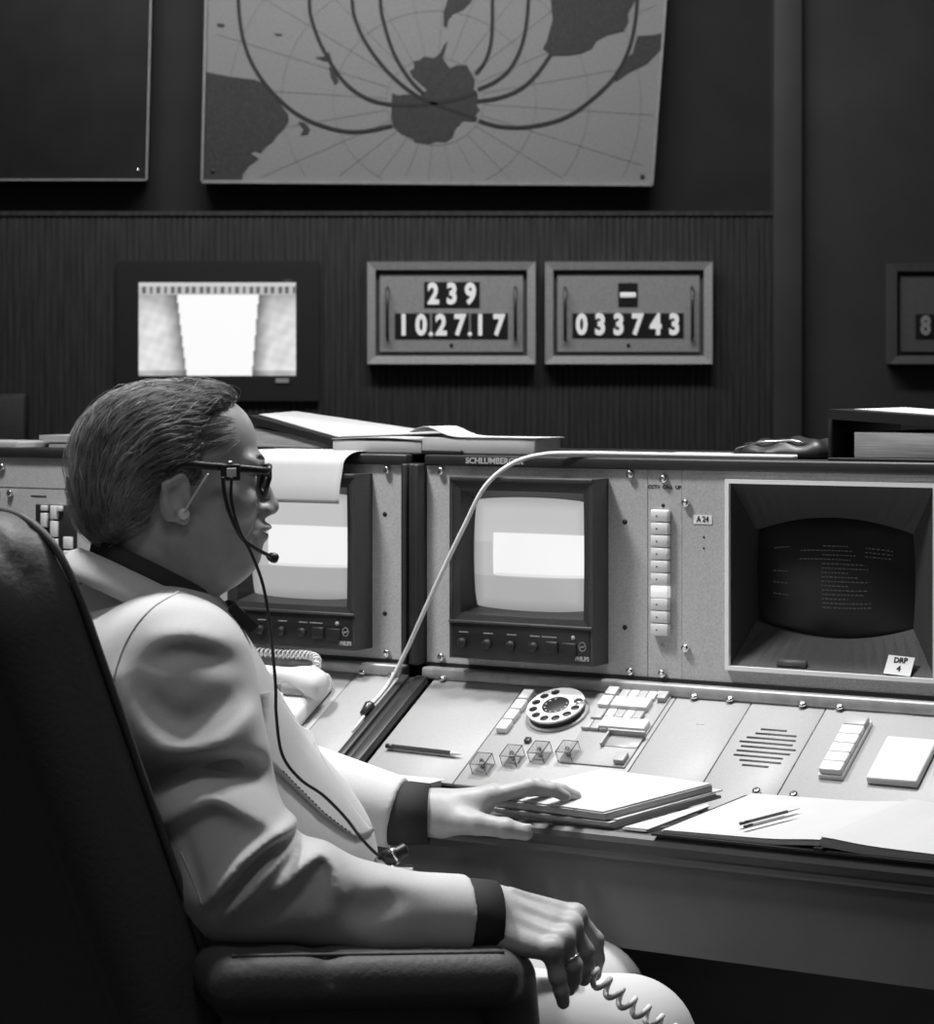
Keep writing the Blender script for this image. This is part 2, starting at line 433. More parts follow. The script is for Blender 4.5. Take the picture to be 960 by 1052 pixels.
# ================================================================ control consoles
AZ = math.atan2(2400, 4100)                      # yaw of the console row
CO = Vector((-.05993, 3.596, 0))                 # row origin: left edge of the right console's front panels
TH = math.atan(.54)                              # tilt of the sloping panels
def cw(u, v, z):                                 # console row coordinates -> world
    return Vector((CO.x + u*math.cos(AZ) + v*math.sin(AZ), CO.y - u*math.sin(AZ) + v*math.cos(AZ), z))
SL = basis((0, 0, .866), (1, 0, 0), (0, math.cos(TH), math.sin(TH)), (0, -math.sin(TH), math.cos(TH)))
def sv(v): return v/math.cos(TH)                 # run v -> distance along the slope
screw_me = MB().lathe([(.0042, -.002), (.0042, .002), (.0062, .0025), (.0062, .006), (.0045, .008), (.002, .0082)], 12).mesh('screw'); screw_me.materials.append(M['chrome'])
def screw(u, z, parent, v=-.004):
    o = bpy.data.objects.new('screw', screw_me); COL.objects.link(o); o.parent = parent; o.matrix_local = UPRIGHT(u, v, z); return o
def sscrew(u, v, parent, h=.002):
    o = bpy.data.objects.new('screw', screw_me); COL.objects.link(o); o.parent = parent
    o.matrix_local = SL @ Matrix.Translation((u, sv(v), h)); return o
def slope_panel(parent, u0, u1, v0=-.232, v1=-.014):
    return MB().rbox(u0+.0007, u1-.0007, sv(v0), sv(v1), -.004, .002, .0008, SL, 1).build('sloping_panel', 'slope', parent)

def console(label, u0, u1):
    c = thing('control_console', label, 'console', cw(0, 0, 0), -AZ)
    MB().box(u0, u1, .09, .42, .02, 1.178).build('cabinet', 'softblack', c)
    MB().rbox(u0, u1, -.012, .43, 1.183, 1.2, .003).build('top_cap', 'softblack', c)
    MB().prism([(.09, .02), (.09, .84), (0, .84), (-.23, .722), (-.40, .715), (-.40, .70), (-.10, .66), (-.08, .02)], u0, u1, basis((0, 0, 0), (0, 1, 0), (0, 0, 1), (1, 0, 0))).build('desk_body', 'apron', c)
    # shelf with rounded front edge
    pr = [(-.228, .735), (-.385, .735), (-.396, .7335), (-.402, .729), (-.404, .722), (-.402, .712), (-.397, .703), (-.228, .703)]
    MB().prism(pr, u0, u1, basis((0, 0, 0), (0, 1, 0), (0, 0, 1), (1, 0, 0))).build('desk_edge', 'edgevinyl', c)
    MB().box(u0, u1, -.392, -.36, .585, .71).build('apron', 'apron', c)
    MB().rbox(u0+.002, u1-.002, -.024, .004, .857, .8755, .004).build('front_lip', 'lip', c)
    MB().box(u0, u1, -.006, .01, .8755, .8815).build('black_line', 'black', c)  # thin black strip along the top of the lip
    return c
# ---------- right console
cr = console('grey control console with terminal and rotary dial right of black divider', 0.0, 1.42)
def rack(parent, u0, u1, z0=.8815, z1=1.183, hole=None):
    mb = MB()
    if hole:
        a, b, c_, d = hole
        mb.box(u0, a, -.004, .001, z0, z1); mb.box(b, u1, -.004, .001, z0, z1); mb.box(a, b, -.004, .001, z0, c_); mb.box(a, b, -.004, .001, d, z1)
    else: mb.box(u0+.0006, u1-.0006, -.004, .001, z0, z1)
    return mb.build('rack_panel', 'panel', parent)
pa = rack(cr, 0, .377); pb = rack(cr, .377, .432); pc = rack(cr, .432, .915, hole=(.503, .817, .9, 1.172)); pd_ = rack(cr, .915, 1.42)
for u, z in ((.028, 1.175), (.35, 1.176), (.028, .890), (.35, .888)): screw(u, z, pa)
for u, z in ((.404, 1.170), (.402, .888)): screw(u, z, pb)
for u, z in ((.439, 1.136), (.439, .927), (.906, 1.136), (.906, .927)): screw(u, z, pc)
for z in (1.106, .9515): MB().lathe([(.004, 0), (.004, .0006)], 10, UPRIGHT(.340, -.004, z)).build('screw_hole', 'black', pa)
text('lettering', 'CCTV  CALL  UP', .0072, UPRIGHT(.404, -.0042, 1.158), 'dark_print', pb, bold=.0002)
MB().lathe([(.0028, 0), (.0028, .0008)], 10, UPRIGHT(.402, -.004, 1.1315)).build('pilot_hole', 'black', pb)
MB().lathe([(.0030, 0), (.0030, .0012)], 10, UPRIGHT(.401, -.004, .9285)).build('pilot_hole', 'lip', pb)
zt = 1.1255
for k in range(10):
    z = zt - k*.0183
    b = MB().rbox(.3865, .4145, -.016, -.004, z-.0174, z, .002).build('call_button', 'keylit' if k == 6 else 'key', pb)
    if k != 6: MB().lathe([(.0013, 0), (.0013, .0005)], 8, UPRIGHT(.397, -.016, z-.009)).build('legend', 'dark_print', b)
tp = MB().box(.4505, .4795, -.0050, -.004, 1.1065, 1.1195).build('paper_label', 'tape', pc)
text('lettering', 'A 24', .0115, UPRIGHT(.465, -.0051, 1.113), 'dark_print', tp, bold=.0003, sx=.85)
for z in (1.0875, 1.0715): MB().lathe([(.0016, 0), (.0016, .0005)], 8, UPRIGHT(.4665, -.004, z)).build('screw_hole', 'dark_print', pc)
text('lettering', 'SCHLUMBERGER', .0125, UPRIGHT(.124, -.0122, 1.1915), 'print_', cr, bold=.0003, sx=1.08)

# ---------- slope of the right console
p1 = slope_panel(cr, .022, .182); p2 = slope_panel(cr, .182, .431); p3 = slope_panel(cr, .431, .548); p4 = slope_panel(cr, .548, .660); p5 = slope_panel(cr, .660, 1.0); p6 = slope_panel(cr, 1.0, 1.42)
for u, p in ((.04, p1), (.405, p2), (.460, p3), (.516, p3), (.626, p4), (.681, p5)): sscrew(u, -.020, p)
for u, p in ((.632, p4), (.685, p5)): sscrew(u, -.196, p)
def key(u0, u1, v0, v1, h, parent, name='key', m='key', bev=.0018):
    return MB().rbox(u0, u1, sv(v0), sv(v1), .002, .002+h, bev, SL).build(name, m, parent)
for k in range(4): key(.192, .210, -.124+k*.0225, -.104+k*.0225, .010, p2)
# rotary dial
def disc(r, h0, h1, m, name, parent, u=.266, v=-.073, n=40, cham=.001):
    return MB().lathe([(r, h0), (r, h1-cham), (r-cham, h1)], n, SL @ Matrix.Translation((u, sv(v), 0))).build(name, m, parent)
dial = disc(.047, .002, .006, 'keygrey', 'rotary_dial', cr)
disc(.042, .006, .014, 'black', 'dial_drum', dial)
fw = MB(); nh = 10; C = SL @ Matrix.Translation((.266, sv(-.073), 0))
bm = bmesh.new()                                            # finger wheel: annulus with ten finger holes
ro, ri, rh, rc = .0435, .0205, .0066, .0335
step = math.radians(30); a_start = math.radians(115)
def ringpts(r, n): return [(r*math.cos(2*PI*k/n), r*math.sin(2*PI*k/n)) for k in range(n)]
loops = [ringpts(ro, 60), ringpts(ri, 48)[::-1]]
for k in range(nh):
    a = a_start + k*step; loops.append([(rc*math.cos(a)+rh*math.cos(t*PI/8), rc*math.sin(a)+rh*math.sin(t*PI/8)) for t in range(16)][::-1])
edges = []
for lp in loops:
    vv = [bm.verts.new((x, y, 0)) for x, y in lp]; edges += [bm.edges.new((vv[i], vv[(i+1) % len(vv)])) for i in range(len(vv))]
bmesh.ops.triangle_fill(bm, use_beauty=True, edges=edges)
ext = bmesh.ops.extrude_face_region(bm, geom=list(bm.faces))
for v in [g_ for g_ in ext['geom'] if isinstance(g_, bmesh.types.BMVert)]: v.co.z += .003
bmesh.ops.recalc_face_normals(bm, faces=bm.faces)
me = bpy.data.meshes.new('finger_wheel'); bm.to_mesh(me); bm.free()
me.transform(C @ Matrix.Translation((0, 0, .0145))); link('finger_wheel', me, 'dialwhite', dial)
disc(.0205, .014, .0165, 'black', 'dial_centre', dial)
for k in range(nh):
    a = a_start + k*step
    MB().lathe([(.0014, .0165), (.0014, .0171)], 8, C @ Matrix.Translation((.0165*math.cos(a), .0165*math.sin(a), 0))).build('number_dot', 'print_', dial)
MB().rbox(-.003, .003, -.008, .006, .0145, .021, .001, C @ Matrix.Rotation(math.radians(-75), 4, 'Z') @ Matrix.Translation((0, .0385, 0))).build('finger_stop', 'chrome', dial)
# key field right of the dial
kf = MB().rbox(.322, .424, sv(-.172), sv(-.016), .002, .0045, .001, SL, 1).build('key_field', 'slope', cr)
def fkey(u0, u1, v0, v1, h=.008, m='key'): return MB().rbox(u0, u1, sv(v0), sv(v1), .0045, .0045+h, .0015, SL).build('field_key', m, kf)
fkey(.324, .341, -.034, -.018); fkey(.326, .343, -.060, -.040, .010)
for k in range(4): fkey(.347+k*.0145, .3605+k*.0145, -.036, -.020, .006, 'keygrey' if k in (0, 2) else 'key')
fkey(.4085, .422, -.036, -.020, .008, 'keygrey')
fkey(.347, .4045, -.060, -.040, .010)
for k in range(4): fkey(.347+k*.0145, .3605+k*.0145, -.080, -.064, .007, 'keygrey' if k in (1, 3) else 'key')
fkey(.326, .343, -.084, -.064, .006, 'keygrey')
fkey(.350, .422, -.104, -.084, .010)
for k in range(3): fkey(.322+k*.0145, .3355+k*.0145, -.106, -.088 if k < 2 else -.1055+.004, .006, 'keygrey')
MB().rbox(.372, .424, sv(-.134), sv(-.111), .0045, .0055, .0004, SL, 1).build('display_window', 'phonegrey', kf)
fr = MB(); fr.box(.369, .427, sv(-.111), sv(-.108), .0045, .014, SL); fr.box(.369, .372, sv(-.137), sv(-.111), .0045, .012, SL)
fr.build('display_hood', 'keygrey', kf)
fkey(.405, .421, -.168, -.150, .008, 'keygrey')
# guarded switches under clear covers
for u, v in ((.213, -.197), (.250, -.176), (.288, -.164), (.330, -.158)):
    sw = MB().rbox(u-.008, u+.008, sv(v)-.008, sv(v)+.008, .002, .004, .001, SL, 1).build('guarded_switch', 'keygrey', p2)
    MB().lathe([(.0035, 0), (.0035, .006), (.0045, .008), (.003, .013)], 10, SL @ Matrix.Translation((u, sv(v), .004))).build('toggle', 'chrome', sw)
    gd = MB()
    for (x0, x1, y0, y1, h0, h1) in ((-.012, -.0108, -.014, .014, .002, .020), (.0108, .012, -.014, .014, .002, .020), (-.0108, .0108, .0128, .014, .002, .020), (-.0108, .0108, -.014, .0128, .0188, .020)):
        gd.box(u+x0, u+x1, sv(v)+y0, sv(v)+y1, h0, h1, SL)
    gd.build('clear_guard', 'glass', sw)
MB().rbox(.247, .256, sv(-.14), sv(-.132), .002, .008, .001, SL).build('small_knob', 'steel', p2)
# blank panel print, speaker slots, key bar, pad
MB().box(.486, .497, sv(-.072), sv(-.0695), .002, .0024, SL).build('legend', 'keygrey', p3)
for k in range(9):
    off = (k-4)*.0103; half = math.sqrt(max(0, .047**2-off*off))*.86
    sh = .004*math.sin(k*2.1)
    MB().rbox(.607-half+sh, .607+half+sh, sv(-.108)+off-.0021, sv(-.108)+off+.0021, .0012, .0026, .0005, SL, 1).build('speaker_slot', 'black', p4)
kb = MB().rbox(.704, .738, sv(-.158), sv(-.046), .002, .009, .001, SL).build('key_bar', 'key', cr)
for k in range(6): MB().rbox(.7055, .7365, sv(-.156)+k*.0205, sv(-.156)+k*.0205+.0195, .009, .018, .0018, SL).build('bar_key', 'keygrey' if k == 5 else 'key', kb)
MB().rbox(.772, .842, sv(-.160), sv(-.078), .002, .014, .003, SL).build('write_pad', 'key', cr)
text('lettering', 'INTERCOM SYSTEM', .008, SL @ Matrix.Translation((.765, sv(-.026), .0022)), 'dark_print', p5, bold=.0003) if False else None
MB().box(.742, .787, sv(-.024), sv(-.020), .002, .0023, SL).build('legend', 'keygrey', p5)

# ---------- left console
cl = console('grey control console behind the seated man left of black divider', -1.75, -.032)
pl = rack(cl, -.425, -.044+.012); pm = rack(cl, -.56, -.425); pu = rack(cl, -1.75, -.56, 1.132, 1.183); pn = rack(cl, -1.75, -.56, .8815, 1.130)
for u, z in ((-.070, 1.175), (-.070, .890), (-.395, 1.175)): screw(u, z, pl)
for z in (1.106, .9515): MB().lathe([(.004, 0), (.004, .0006)], 10, UPRIGHT(-.076, -.004, z)).build('screw_hole', 'black', pl)
for u in (-.854, -.60): screw(u, 1.167, pu)
for u, z in ((-.865, 1.124), (-.836, 1.122), (-.684, 1.008), (-.684, 1.02), (-.65, .985)): screw(u, z, pn)
MB().box(-.792, -.758, -.0046, -.004, 1.1165, 1.119).build('legend', 'dark_print', pn)
bx = MB().rbox(-.780, -.690, -.007, -.004, 1.0, 1.104, .001, None, 1).build('button_block', 'black', pn)
for (u0, u1, z0, z1) in ((-.763, -.750, 1.094, 1.103), (-.742, -.728, 1.080, 1.103), (-.7275, -.717, 1.094, 1.103), (-.742, -.728, 1.050, 1.077), (-.7135, -.696, 1.031, 1.051), (-.7135, -.696, 1.008, 1.028), (-.763, -.750, 1.066, 1.090), (-.742, -.728, 1.022, 1.047)):
    MB().rbox(u0, u1, -.014, -.007, z0, z1, .0012).build('call_button', 'key', bx)
q1 = slope_panel(cl, -.425, -.118); q2 = slope_panel(cl, -.118, -.034); q3 = slope_panel(cl, -1.75, -.425)
for u, p in ((-.105, q2), (-.05, q2), (-.41, q1)): sscrew(u, -.020, p)

# ---------- black divider between the consoles
dv = thing('console_divider', 'black ridged divider strip between the two consoles', 'divider', cw(-.016, 0, 0), -AZ)
for a, b, d in ((-.0155, -.006, -.030), (-.006, .004, -.024), (.004, .0155, -.030)):
    MB().rbox(a, b, d, .02, .8775, 1.186, .003).build('upright_rib', 'softblack', dv)
for a, b, h in ((-.010, .004, .016), (.004, .016, .012), (.016, .036, .016)):
    MB().rbox(a, b, sv(-.232), sv(-.028), .0015, h, .003, SL).build('sloping_rib', 'softblack', dv)

# ---------- picture monitors
def monitor(u, label):
    t = thing('video_monitor', label, 'monitor', cw(u, 0, 0), -AZ, 'rack video monitors')
    W = .121; z0, z1 = .897, 1.169; fv = -.055
    sh = MB(); sh.box(-W, -W+.006, fv, 0, z0, z1); sh.box(W-.006, W, fv, 0, z0, z1); sh.box(-W+.006, W-.006, fv, 0, z1-.006, z1); sh.box(-W+.006, W-.006, fv, 0, z0, z0+.006)
    sh.build('case', 'moncase', t)
    # funnel from bezel to glass
    def barrel(hw, hh, zc, n=12, bulge=.006):
        pts = []
        for k in range(n): s = -1+2*k/n; pts.append((s*hw, zc-hh-bulge*(1-s*s)))
        for k in range(n): s = -1+2*k/n; pts.append((hw+bulge*(1-s*s), zc+s*hh))
        for k in range(n): s = 1-2*k/n; pts.append((s*hw, zc+hh+bulge*(1-s*s)))
        for k in range(n): s = 1-2*k/n; pts.append((-hw-bulge*(1-s*s), zc+s*hh))
        return pts
    rings = [([(x, z) for x, z in barrel(W-.006, (1.163-.953)/2, 1.058, bulge=0)], fv+.001), (barrel(.104, .092, 1.056, bulge=.001), fv+.004), (barrel(.095, .080, 1.054, bulge=.005), -.020)]
    mb = MB(); n = len(rings[0][0]); vs = [(x, y, z) for r, y in rings for x, z in r]
    mb.add(vs, [(r*n+k, r*n+(k+1) % n, (r+1)*n+(k+1) % n, (r+1)*n+k) for r in range(2) for k in range(n)])
    mb.build('bezel', 'monface', t)
    hw, hh = .097, .083
    def gp(a, b):
        x, z = 2*a-1, 2*b-1
        x, z = x*(1-.0*z*z), z
        ex = x*hw*(1-.035*z*z); ez = z*hh*(1-.035*x*x)
        k = max(0, (abs(x)**6)*(abs(z)**6)); ex *= 1-.03*k; ez *= 1-.03*k
        return (ex*1.01, -.020-.010*(1-x*x)*(1-z*z), 1.054+ez*1.02)
    def gv(a, b):
        edge_ = min(a, 1-a, b, 1-b)
        c = .56 if b > .6 else .50
        if b < .30: c = .42
        c *= .72+.28*min(1, edge_/.10)
        top = .685; bot = .315
        if .185 < a < .985 and bot < b < top: c = .93
        if (abs(a-.985) < .012 and bot-.01 < b < top) or (abs(b-bot) < .014 and .2 < a < .99): c = .80
        return c
    picture_grid('screen_glass', gp, gv, 150, 120, MS, t)
    cs = MB().rbox(-W+.004, W-.004, fv-.001, fv+.006, .901, .950, .001).build('control_strip', 'knob', t)
    MB().rbox(-W, W, fv-.004, fv+.004, .950, .9545, .0015).build('ledge', 'moncase', t)
    MB().rbox(-W, W, fv-.002, fv+.004, 1.163, 1.1695, .0015).build('top_ledge', 'moncase', t)
    for k, du in enumerate((-.095, -.052, -.012, .027)):
        MB().lathe([(.0075, 0), (.0068, .006), (.0055, .007)], 14, UPRIGHT(du-.002, fv-.001, .921)).build('control_knob', 'monface', cs)
        MB().lathe([(.0055, .007), (.005, .0076)], 14, UPRIGHT(du-.002, fv-.001, .921)).build('control_knob', 'black', cs)
        MB().box(du-.009, du+.007, fv-.0013, fv, .936, .9375).build('legend', 'keygrey', cs)
    MB().rbox(.044, .066, fv-.006, fv, .913, .931, .003).build('control_knob', 'black', cs)
    MB().box(.038, .062, fv-.0013, fv, .936, .9375).build('legend', 'keygrey', cs)
    MB().rbox(.070, .096, fv-.004, fv, .910, .930, .002).build('rocker_switch', 'black', cs)
    MB().lathe([(.003, 0), (.003, .002)], 10, UPRIGHT(.090, fv-.001, .938)).build('pilot_lamp', 'print_', cs)
    text('lettering', 'PHILIPS', .0088, UPRIGHT(.1045, fv-.0012, .9075), 'print_', cs, bold=.0002, sx=.80)
    em = MB(); em.tube([(.105+.0055*math.cos(k*PI/8), fv-.0015, .9255+.0065*math.sin(k*PI/8)) for k in range(16)], .0004, 6, closed=True)
    em.tube([(.1015, fv-.0015, .923), (.1035, fv-.0015, .926), (.106, fv-.0015, .9245), (.1085, fv-.0015, .9275)], .0006, 6)
    em.build('emblem', 'print_', cs)
    return t
MS = emit_attr('monitor_picture', .95)
monitor(.192, 'grey monitor with bright picture behind the white cable, right of divider')
monitor(-.220, 'grey monitor with bright picture in front of the man\'s face')

# ---------- terminal
tm = thing('computer_terminal', 'dark computer terminal with pale square frame and taped paper note', 'terminal', cw(.66, 0, 0), -AZ)
ha, za, zb = .157, .900, 1.172
f_ = MB(); t_ = .006
f_.box(-ha, -ha+t_, -.013, .02, za, zb); f_.box(ha-t_, ha, -.013, .02, za, zb); f_.box(-ha+t_, ha-t_, -.013, .02, zb-t_, zb); f_.box(-ha+t_, ha-t_, -.013, .02, za, za+t_)
f_.build('frame', 'frame', tm)
def rectloop(hx, z0, z1, n=16):
    pts = []
    for k in range(n): pts.append((-hx+2*hx*k/n, z0))
    for k in range(n): pts.append((hx, z0+(z1-z0)*k/n))
    for k in range(n): pts.append((hx-2*hx*k/n, z1))
    for k in range(n): pts.append((-hx, z1-(z1-z0)*k/n))
    return pts
def barrel2(cx, hw, cz, hc, hm, sb=.003, n=16):
    pts = []
    for k in range(n): s = -1+2*k/n; pts.append((cx+s*hw, cz-hc-(hm-hc)*(1-s*s)))
    for k in range(n): s = -1+2*k/n; pts.append((cx+hw+sb*(1-s*s), cz+s*hc))
    for k in range(n): s = 1-2*k/n; pts.append((cx+s*hw, cz+hc+(hm-hc)*(1-s*s)))
    for k in range(n): s = 1-2*k/n; pts.append((cx-hw-sb*(1-s*s), cz+s*hc))
    return pts
R0 = rectloop(ha-t_, za+t_, zb-t_); R1 = barrel2(-.017, .118, 1.032, .066, .086)
n = len(R0)
MB().add([(x, -.006, z) for x, z in R0] + [(x, .05, z) for x, z in R1] + [(x*.995, .062, z) for x, z in R1], [(r*n+k, r*n+(k+1) % n, (r+1)*n+(k+1) % n, (r+1)*n+k) for r in range(2) for k in range(n)]).build('shroud', 'crtshroud', tm)
def tubep(a, b):
    x, z = 2*a-1, 2*b-1
    hz = .066+.020*(1-x*x)
    return (-.017+x*(.118+.003*(1-z*z))*1.01, .060-.018*(1-x*x)*(1-z*z), 1.032+z*hz*1.01)
MB().grid(tubep, 32, 24).build('tube_face', 'crtglass', tm)
tx = MB(); rng = random.Random(4)
for row in range(15):
    b = .76-row*.036; segs = [(.30, .62)] if row in (1, 3) else ([(.12, .22), (.44, .60)] if row % 3 == 0 else ([(.44, .56+.2*rng.random())] if row < 12 else [(.44, .74)]))
    if row in (0, 1, 2): segs.append((.70, .86))
    for a0_, a1_ in segs:
        a = a0_
        while a < a1_:
            l = rng.uniform(.008, .022)
            p = Vector(tubep(a, b)); p2 = Vector(tubep(min(a+l, a1_), b))
            tx.box(p.x, p2.x, p.y-.0008, p.y-.0004, p.z, p.z+.0016); a += l + .008
tx.build('screen_text', 'crttext', tm)['kind'] = 'stuff'
FB = basis((.0985, -.0062, .9075), (1, 0, 0), (0, .42, .907), (0, -.907, .42))         # lower facet of the shroud
note = MB().add([(x, y, h) for h in (.0012, .002) for x, y in ((-.020, .001), (.0185, -.001), (.0215, .026), (-.0165, .028))], [(3, 2, 1, 0), (4, 5, 6, 7), (0, 1, 5, 4), (1, 2, 6, 5), (2, 3, 7, 6), (3, 0, 4, 7)], FB).build('taped_note', 'tape', tm, 'small white paper note')
text('lettering', 'DRP', .0105, FB @ Matrix.Translation((.002, .0205, .0022)), 'dark_print', note, bold=.0004)
text('lettering', '4', .0110, FB @ Matrix.Translation((.001, .0085, .0022)), 'dark_print', note, bold=.0004)
MB().rbox(-.180, -.135, .003, .013, -.004, .0005, .001, FB, 1).build('name_plate', 'moncase', tm)
# ================================================================ implicit-surface modelling (body, clothes, hair, chair)
def _smin(a, b, k):
    if k <= 0: return np.minimum(a, b)
    h = np.clip(.5+.5*(b-a)/k, 0, 1); return b+(a-b)*h-k*h*(1-h)
class Field:
    def __init__(s, slack=.006): s.slack = slack; s.p = []                                # (fn, centre, radius, op, k)
    def add(s, fn, c, r, k=.01, op='u'): s.p.append((fn, np.array(c, float), r, op, k)); return s
    def rc(s, a, b, ra, rb, k=.01, op='u', T=None, cap=None):
        a = np.array(a, float); b = np.array(b, float)
        if T is not None: a = T(a); b = T(b)
        ba = b-a; L = ba@ba
        def fn(P):
            h = np.clip((P-a)@ba/L, 0, 1)
            d = np.linalg.norm(P-a-h[:, None]*ba, axis=1)-(ra+(rb-ra)*h)
            if cap == 'b': d = -_smin(-d, -((P-b)@(ba/math.sqrt(L))), .004)
            return d
        return s.add(fn, (a+b)/2, math.sqrt(L)/2+max(ra, rb), k, op)
    def chain(s, pts, rad, k=.006, op='u', T=None):
        for i in range(len(pts)-1): s.rc(pts[i], pts[i+1], rad[i], rad[i+1], k if i == 0 else min(k, .004), op, T)
        return s
    def ell(s, c, r, k=.01, op='u', R=None, rot=None):        # R: rows are local axes; rot: extra tilt about the local y axis
        c = np.array(c, float); r = np.array(r, float)
        A = np.eye(3) if R is None else R
        if rot is not None:
            cs, sn = math.cos(rot), math.sin(rot); A = np.array([[cs, 0, -sn], [0, 1, 0], [sn, 0, cs]])@A
        def fn(P):
            q_ = (P-c)@A.T; k0 = np.linalg.norm(q_/r, axis=1); k1 = np.linalg.norm(q_/(r*r), axis=1)
            return k0*(k0-1)/np.maximum(k1, 1e-6)
        return s.add(fn, c, r.max(), k, op)
    def box(s, c, h, rnd, A, k=.01, op='u'):
        c = np.array(c, float); h = np.array(h, float)-rnd
        def fn(P):
            q_ = np.abs((P-c)@A.T)-h
            return np.linalg.norm(np.maximum(q_, 0), axis=1)+np.minimum(q_.max(1), 0)-rnd
        return s.add(fn, c, float(np.linalg.norm(h))+rnd, k, op)
    def __call__(s, P, cull=None):
        d = np.full(len(P), .12)
        pr = s.p
        if cull is not None:
            c, r = cull; pr = [q_ for q_ in pr if q_[2] is None or np.linalg.norm(q_[1]-c) < q_[2]+r+.03+q_[4]]
        for fn, c, r, op, k in pr:
            if op == 'u': d = _smin(d, fn(P), k)
            elif op == 's': d = -_smin(-d, fn(P), k)
            elif op == 'i': d = -_smin(-d, -fn(P), k)
            else: d = d-fn(P)                                 # displacement
        return d
    def mesh(s, name, lo, hi, vx, NB=8):
        lo = np.array(lo, float); hi = np.array(hi, float); bs = vx*NB
        nb = np.ceil((hi-lo)/bs).astype(int)+1
        CH = 4
        actF = []; actB = []
        g1 = np.arange(NB+1); ii = np.stack(np.meshgrid(g1, g1, g1, indexing='ij'), -1).reshape(-1, 3)
        for cx in range(0, nb[0], CH):
            for cy in range(0, nb[1], CH):
                for cz in range(0, nb[2], CH):
                    b = np.stack(np.meshgrid(range(cx, min(cx+CH, nb[0])), range(cy, min(cy+CH, nb[1])), range(cz, min(cz+CH, nb[2])), indexing='ij'), -1).reshape(-1, 3)
                    cc = lo+(np.array((cx, cy, cz))+CH/2)*bs; cr_ = bs*CH*.87
                    if not any(r is not None and np.linalg.norm(c-cc) < r+cr_+.02 for fn, c, r, op, k in s.p if op == 'u'): continue
                    d = s(lo+(b+.5)*bs, (cc, cr_))
                    b = b[np.abs(d) < bs*1.25+s.slack]
                    if not len(b): continue
                    P = (lo+(b[:, None, :]*NB+ii[None])*vx).reshape(-1, 3)
                    F = s(P, (cc, cr_)).reshape(len(b), NB+1, NB+1, NB+1)
                    m = (F.reshape(len(b), -1).min(1) < 0) & (F.reshape(len(b), -1).max(1) >= 0)
                    if m.any(): actF.append(F[m]); actB.append(b[m])
        F = np.concatenate(actF); B = np.concatenate(actB)
        big = 1 << 20
        K = lambda g_: (g_[..., 0]*big+g_[..., 1])*big+g_[..., 2]
        neg = F < 0
        cnt = sum(neg[:, a:NB+a, b:NB+b, c:NB+c].astype(np.int8) for a in (0, 1) for b in (0, 1) for c in (0, 1))
        bi, x, y, z = np.nonzero((cnt > 0) & (cnt < 8))
        g_ = B[bi]*NB+np.stack([x, y, z], -1)
        corners = np.array([(a, b, c) for a in (0, 1) for b in (0, 1) for c in (0, 1)])
        vals = np.stack([F[bi, x+a, y+b, z+c] for a, b, c in corners], -1)
        acc = np.zeros((len(bi), 3)); num = np.zeros(len(bi))
        for i in range(8):
            for j in range(i+1, 8):
                if np.abs(corners[i]-corners[j]).sum() != 1: continue
                a, b = vals[:, i], vals[:, j]; mm = (a < 0) != (b < 0)
                t = np.where(mm, a/np.where(mm, a-b, 1), 0)
                acc += np.where(mm[:, None], corners[i]+(corners[j]-corners[i])*t[:, None], 0); num += mm
        V = lo+(g_+acc/num[:, None])*vx
        key_ = K(g_); od = np.argsort(key_); sk = key_[od]
        faces = []
        for ax in range(3):
            o1, o2 = [(0, 1, 0), (0, 0, 1)] if ax == 0 else ([(0, 0, 1), (1, 0, 0)] if ax == 1 else [(1, 0, 0), (0, 1, 0)])
            sl = [slice(0, NB)]*3; s2 = list(sl); s2[ax] = slice(1, NB+1)
            A_ = neg[(slice(None), *sl)]; C_ = neg[(slice(None), *s2)]
            e = np.nonzero(A_ != C_); gg = B[e[0]]*NB+np.stack(e[1:], -1); flip = ~A_[e]
            o1 = np.array(o1); o2 = np.array(o2)
            quad = []; ok = np.ones(len(gg), bool)
            for off in (0*o1, o1, o1+o2, o2):
                kk = K(gg-off); p_ = np.clip(np.searchsorted(sk, kk), 0, len(sk)-1); ok &= sk[p_] == kk; quad.append(od[p_])
            Q = np.stack(quad, -1); Q[~flip] = Q[~flip][:, ::-1]; faces.append(Q[ok])
        Q = np.concatenate(faces)
        # pull vertices onto the surface
        e_ = vx*.5
        for c0 in range(0, len(V), 60000):
            pass
        me = bpy.data.meshes.new(name); me.vertices.add(len(V)); me.vertices.foreach_set('co', V.ravel())
        me.loops.add(len(Q)*4); me.loops.foreach_set('vertex_index', Q.ravel())
        me.polygons.add(len(Q)); me.polygons.foreach_set('loop_start', np.arange(0, len(Q)*4, 4))
        me.polygons.foreach_set('use_smooth', np.ones(len(Q), bool)); me.update(calc_edges=True)
        return me
def smooth_mesh(me, it=2, f=.5):
    n = len(me.vertices); co = np.empty(n*3); me.vertices.foreach_get('co', co); co = co.reshape(-1, 3)
    e = np.empty(len(me.edges)*2, int); me.edges.foreach_get('vertices', e); e = e.reshape(-1, 2)
    deg = np.bincount(e.ravel(), minlength=n).astype(float)[:, None]
    for k in range(it):
        for fac in (f, -f*1.04):
            acc = np.zeros_like(co)
            for c in range(3):
                acc[:, c] = np.bincount(e[:, 0], co[e[:, 1], c], n)+np.bincount(e[:, 1], co[e[:, 0], c], n)
            co = co+fac*(acc/np.maximum(deg, 1)-co)
    me.vertices.foreach_set('co', co.ravel()); me.update()

def pw(px, py, d): return np.array(((px-480)*d/2400, d, HC+(400-py)*d/2400))   # a point sighted at depth d

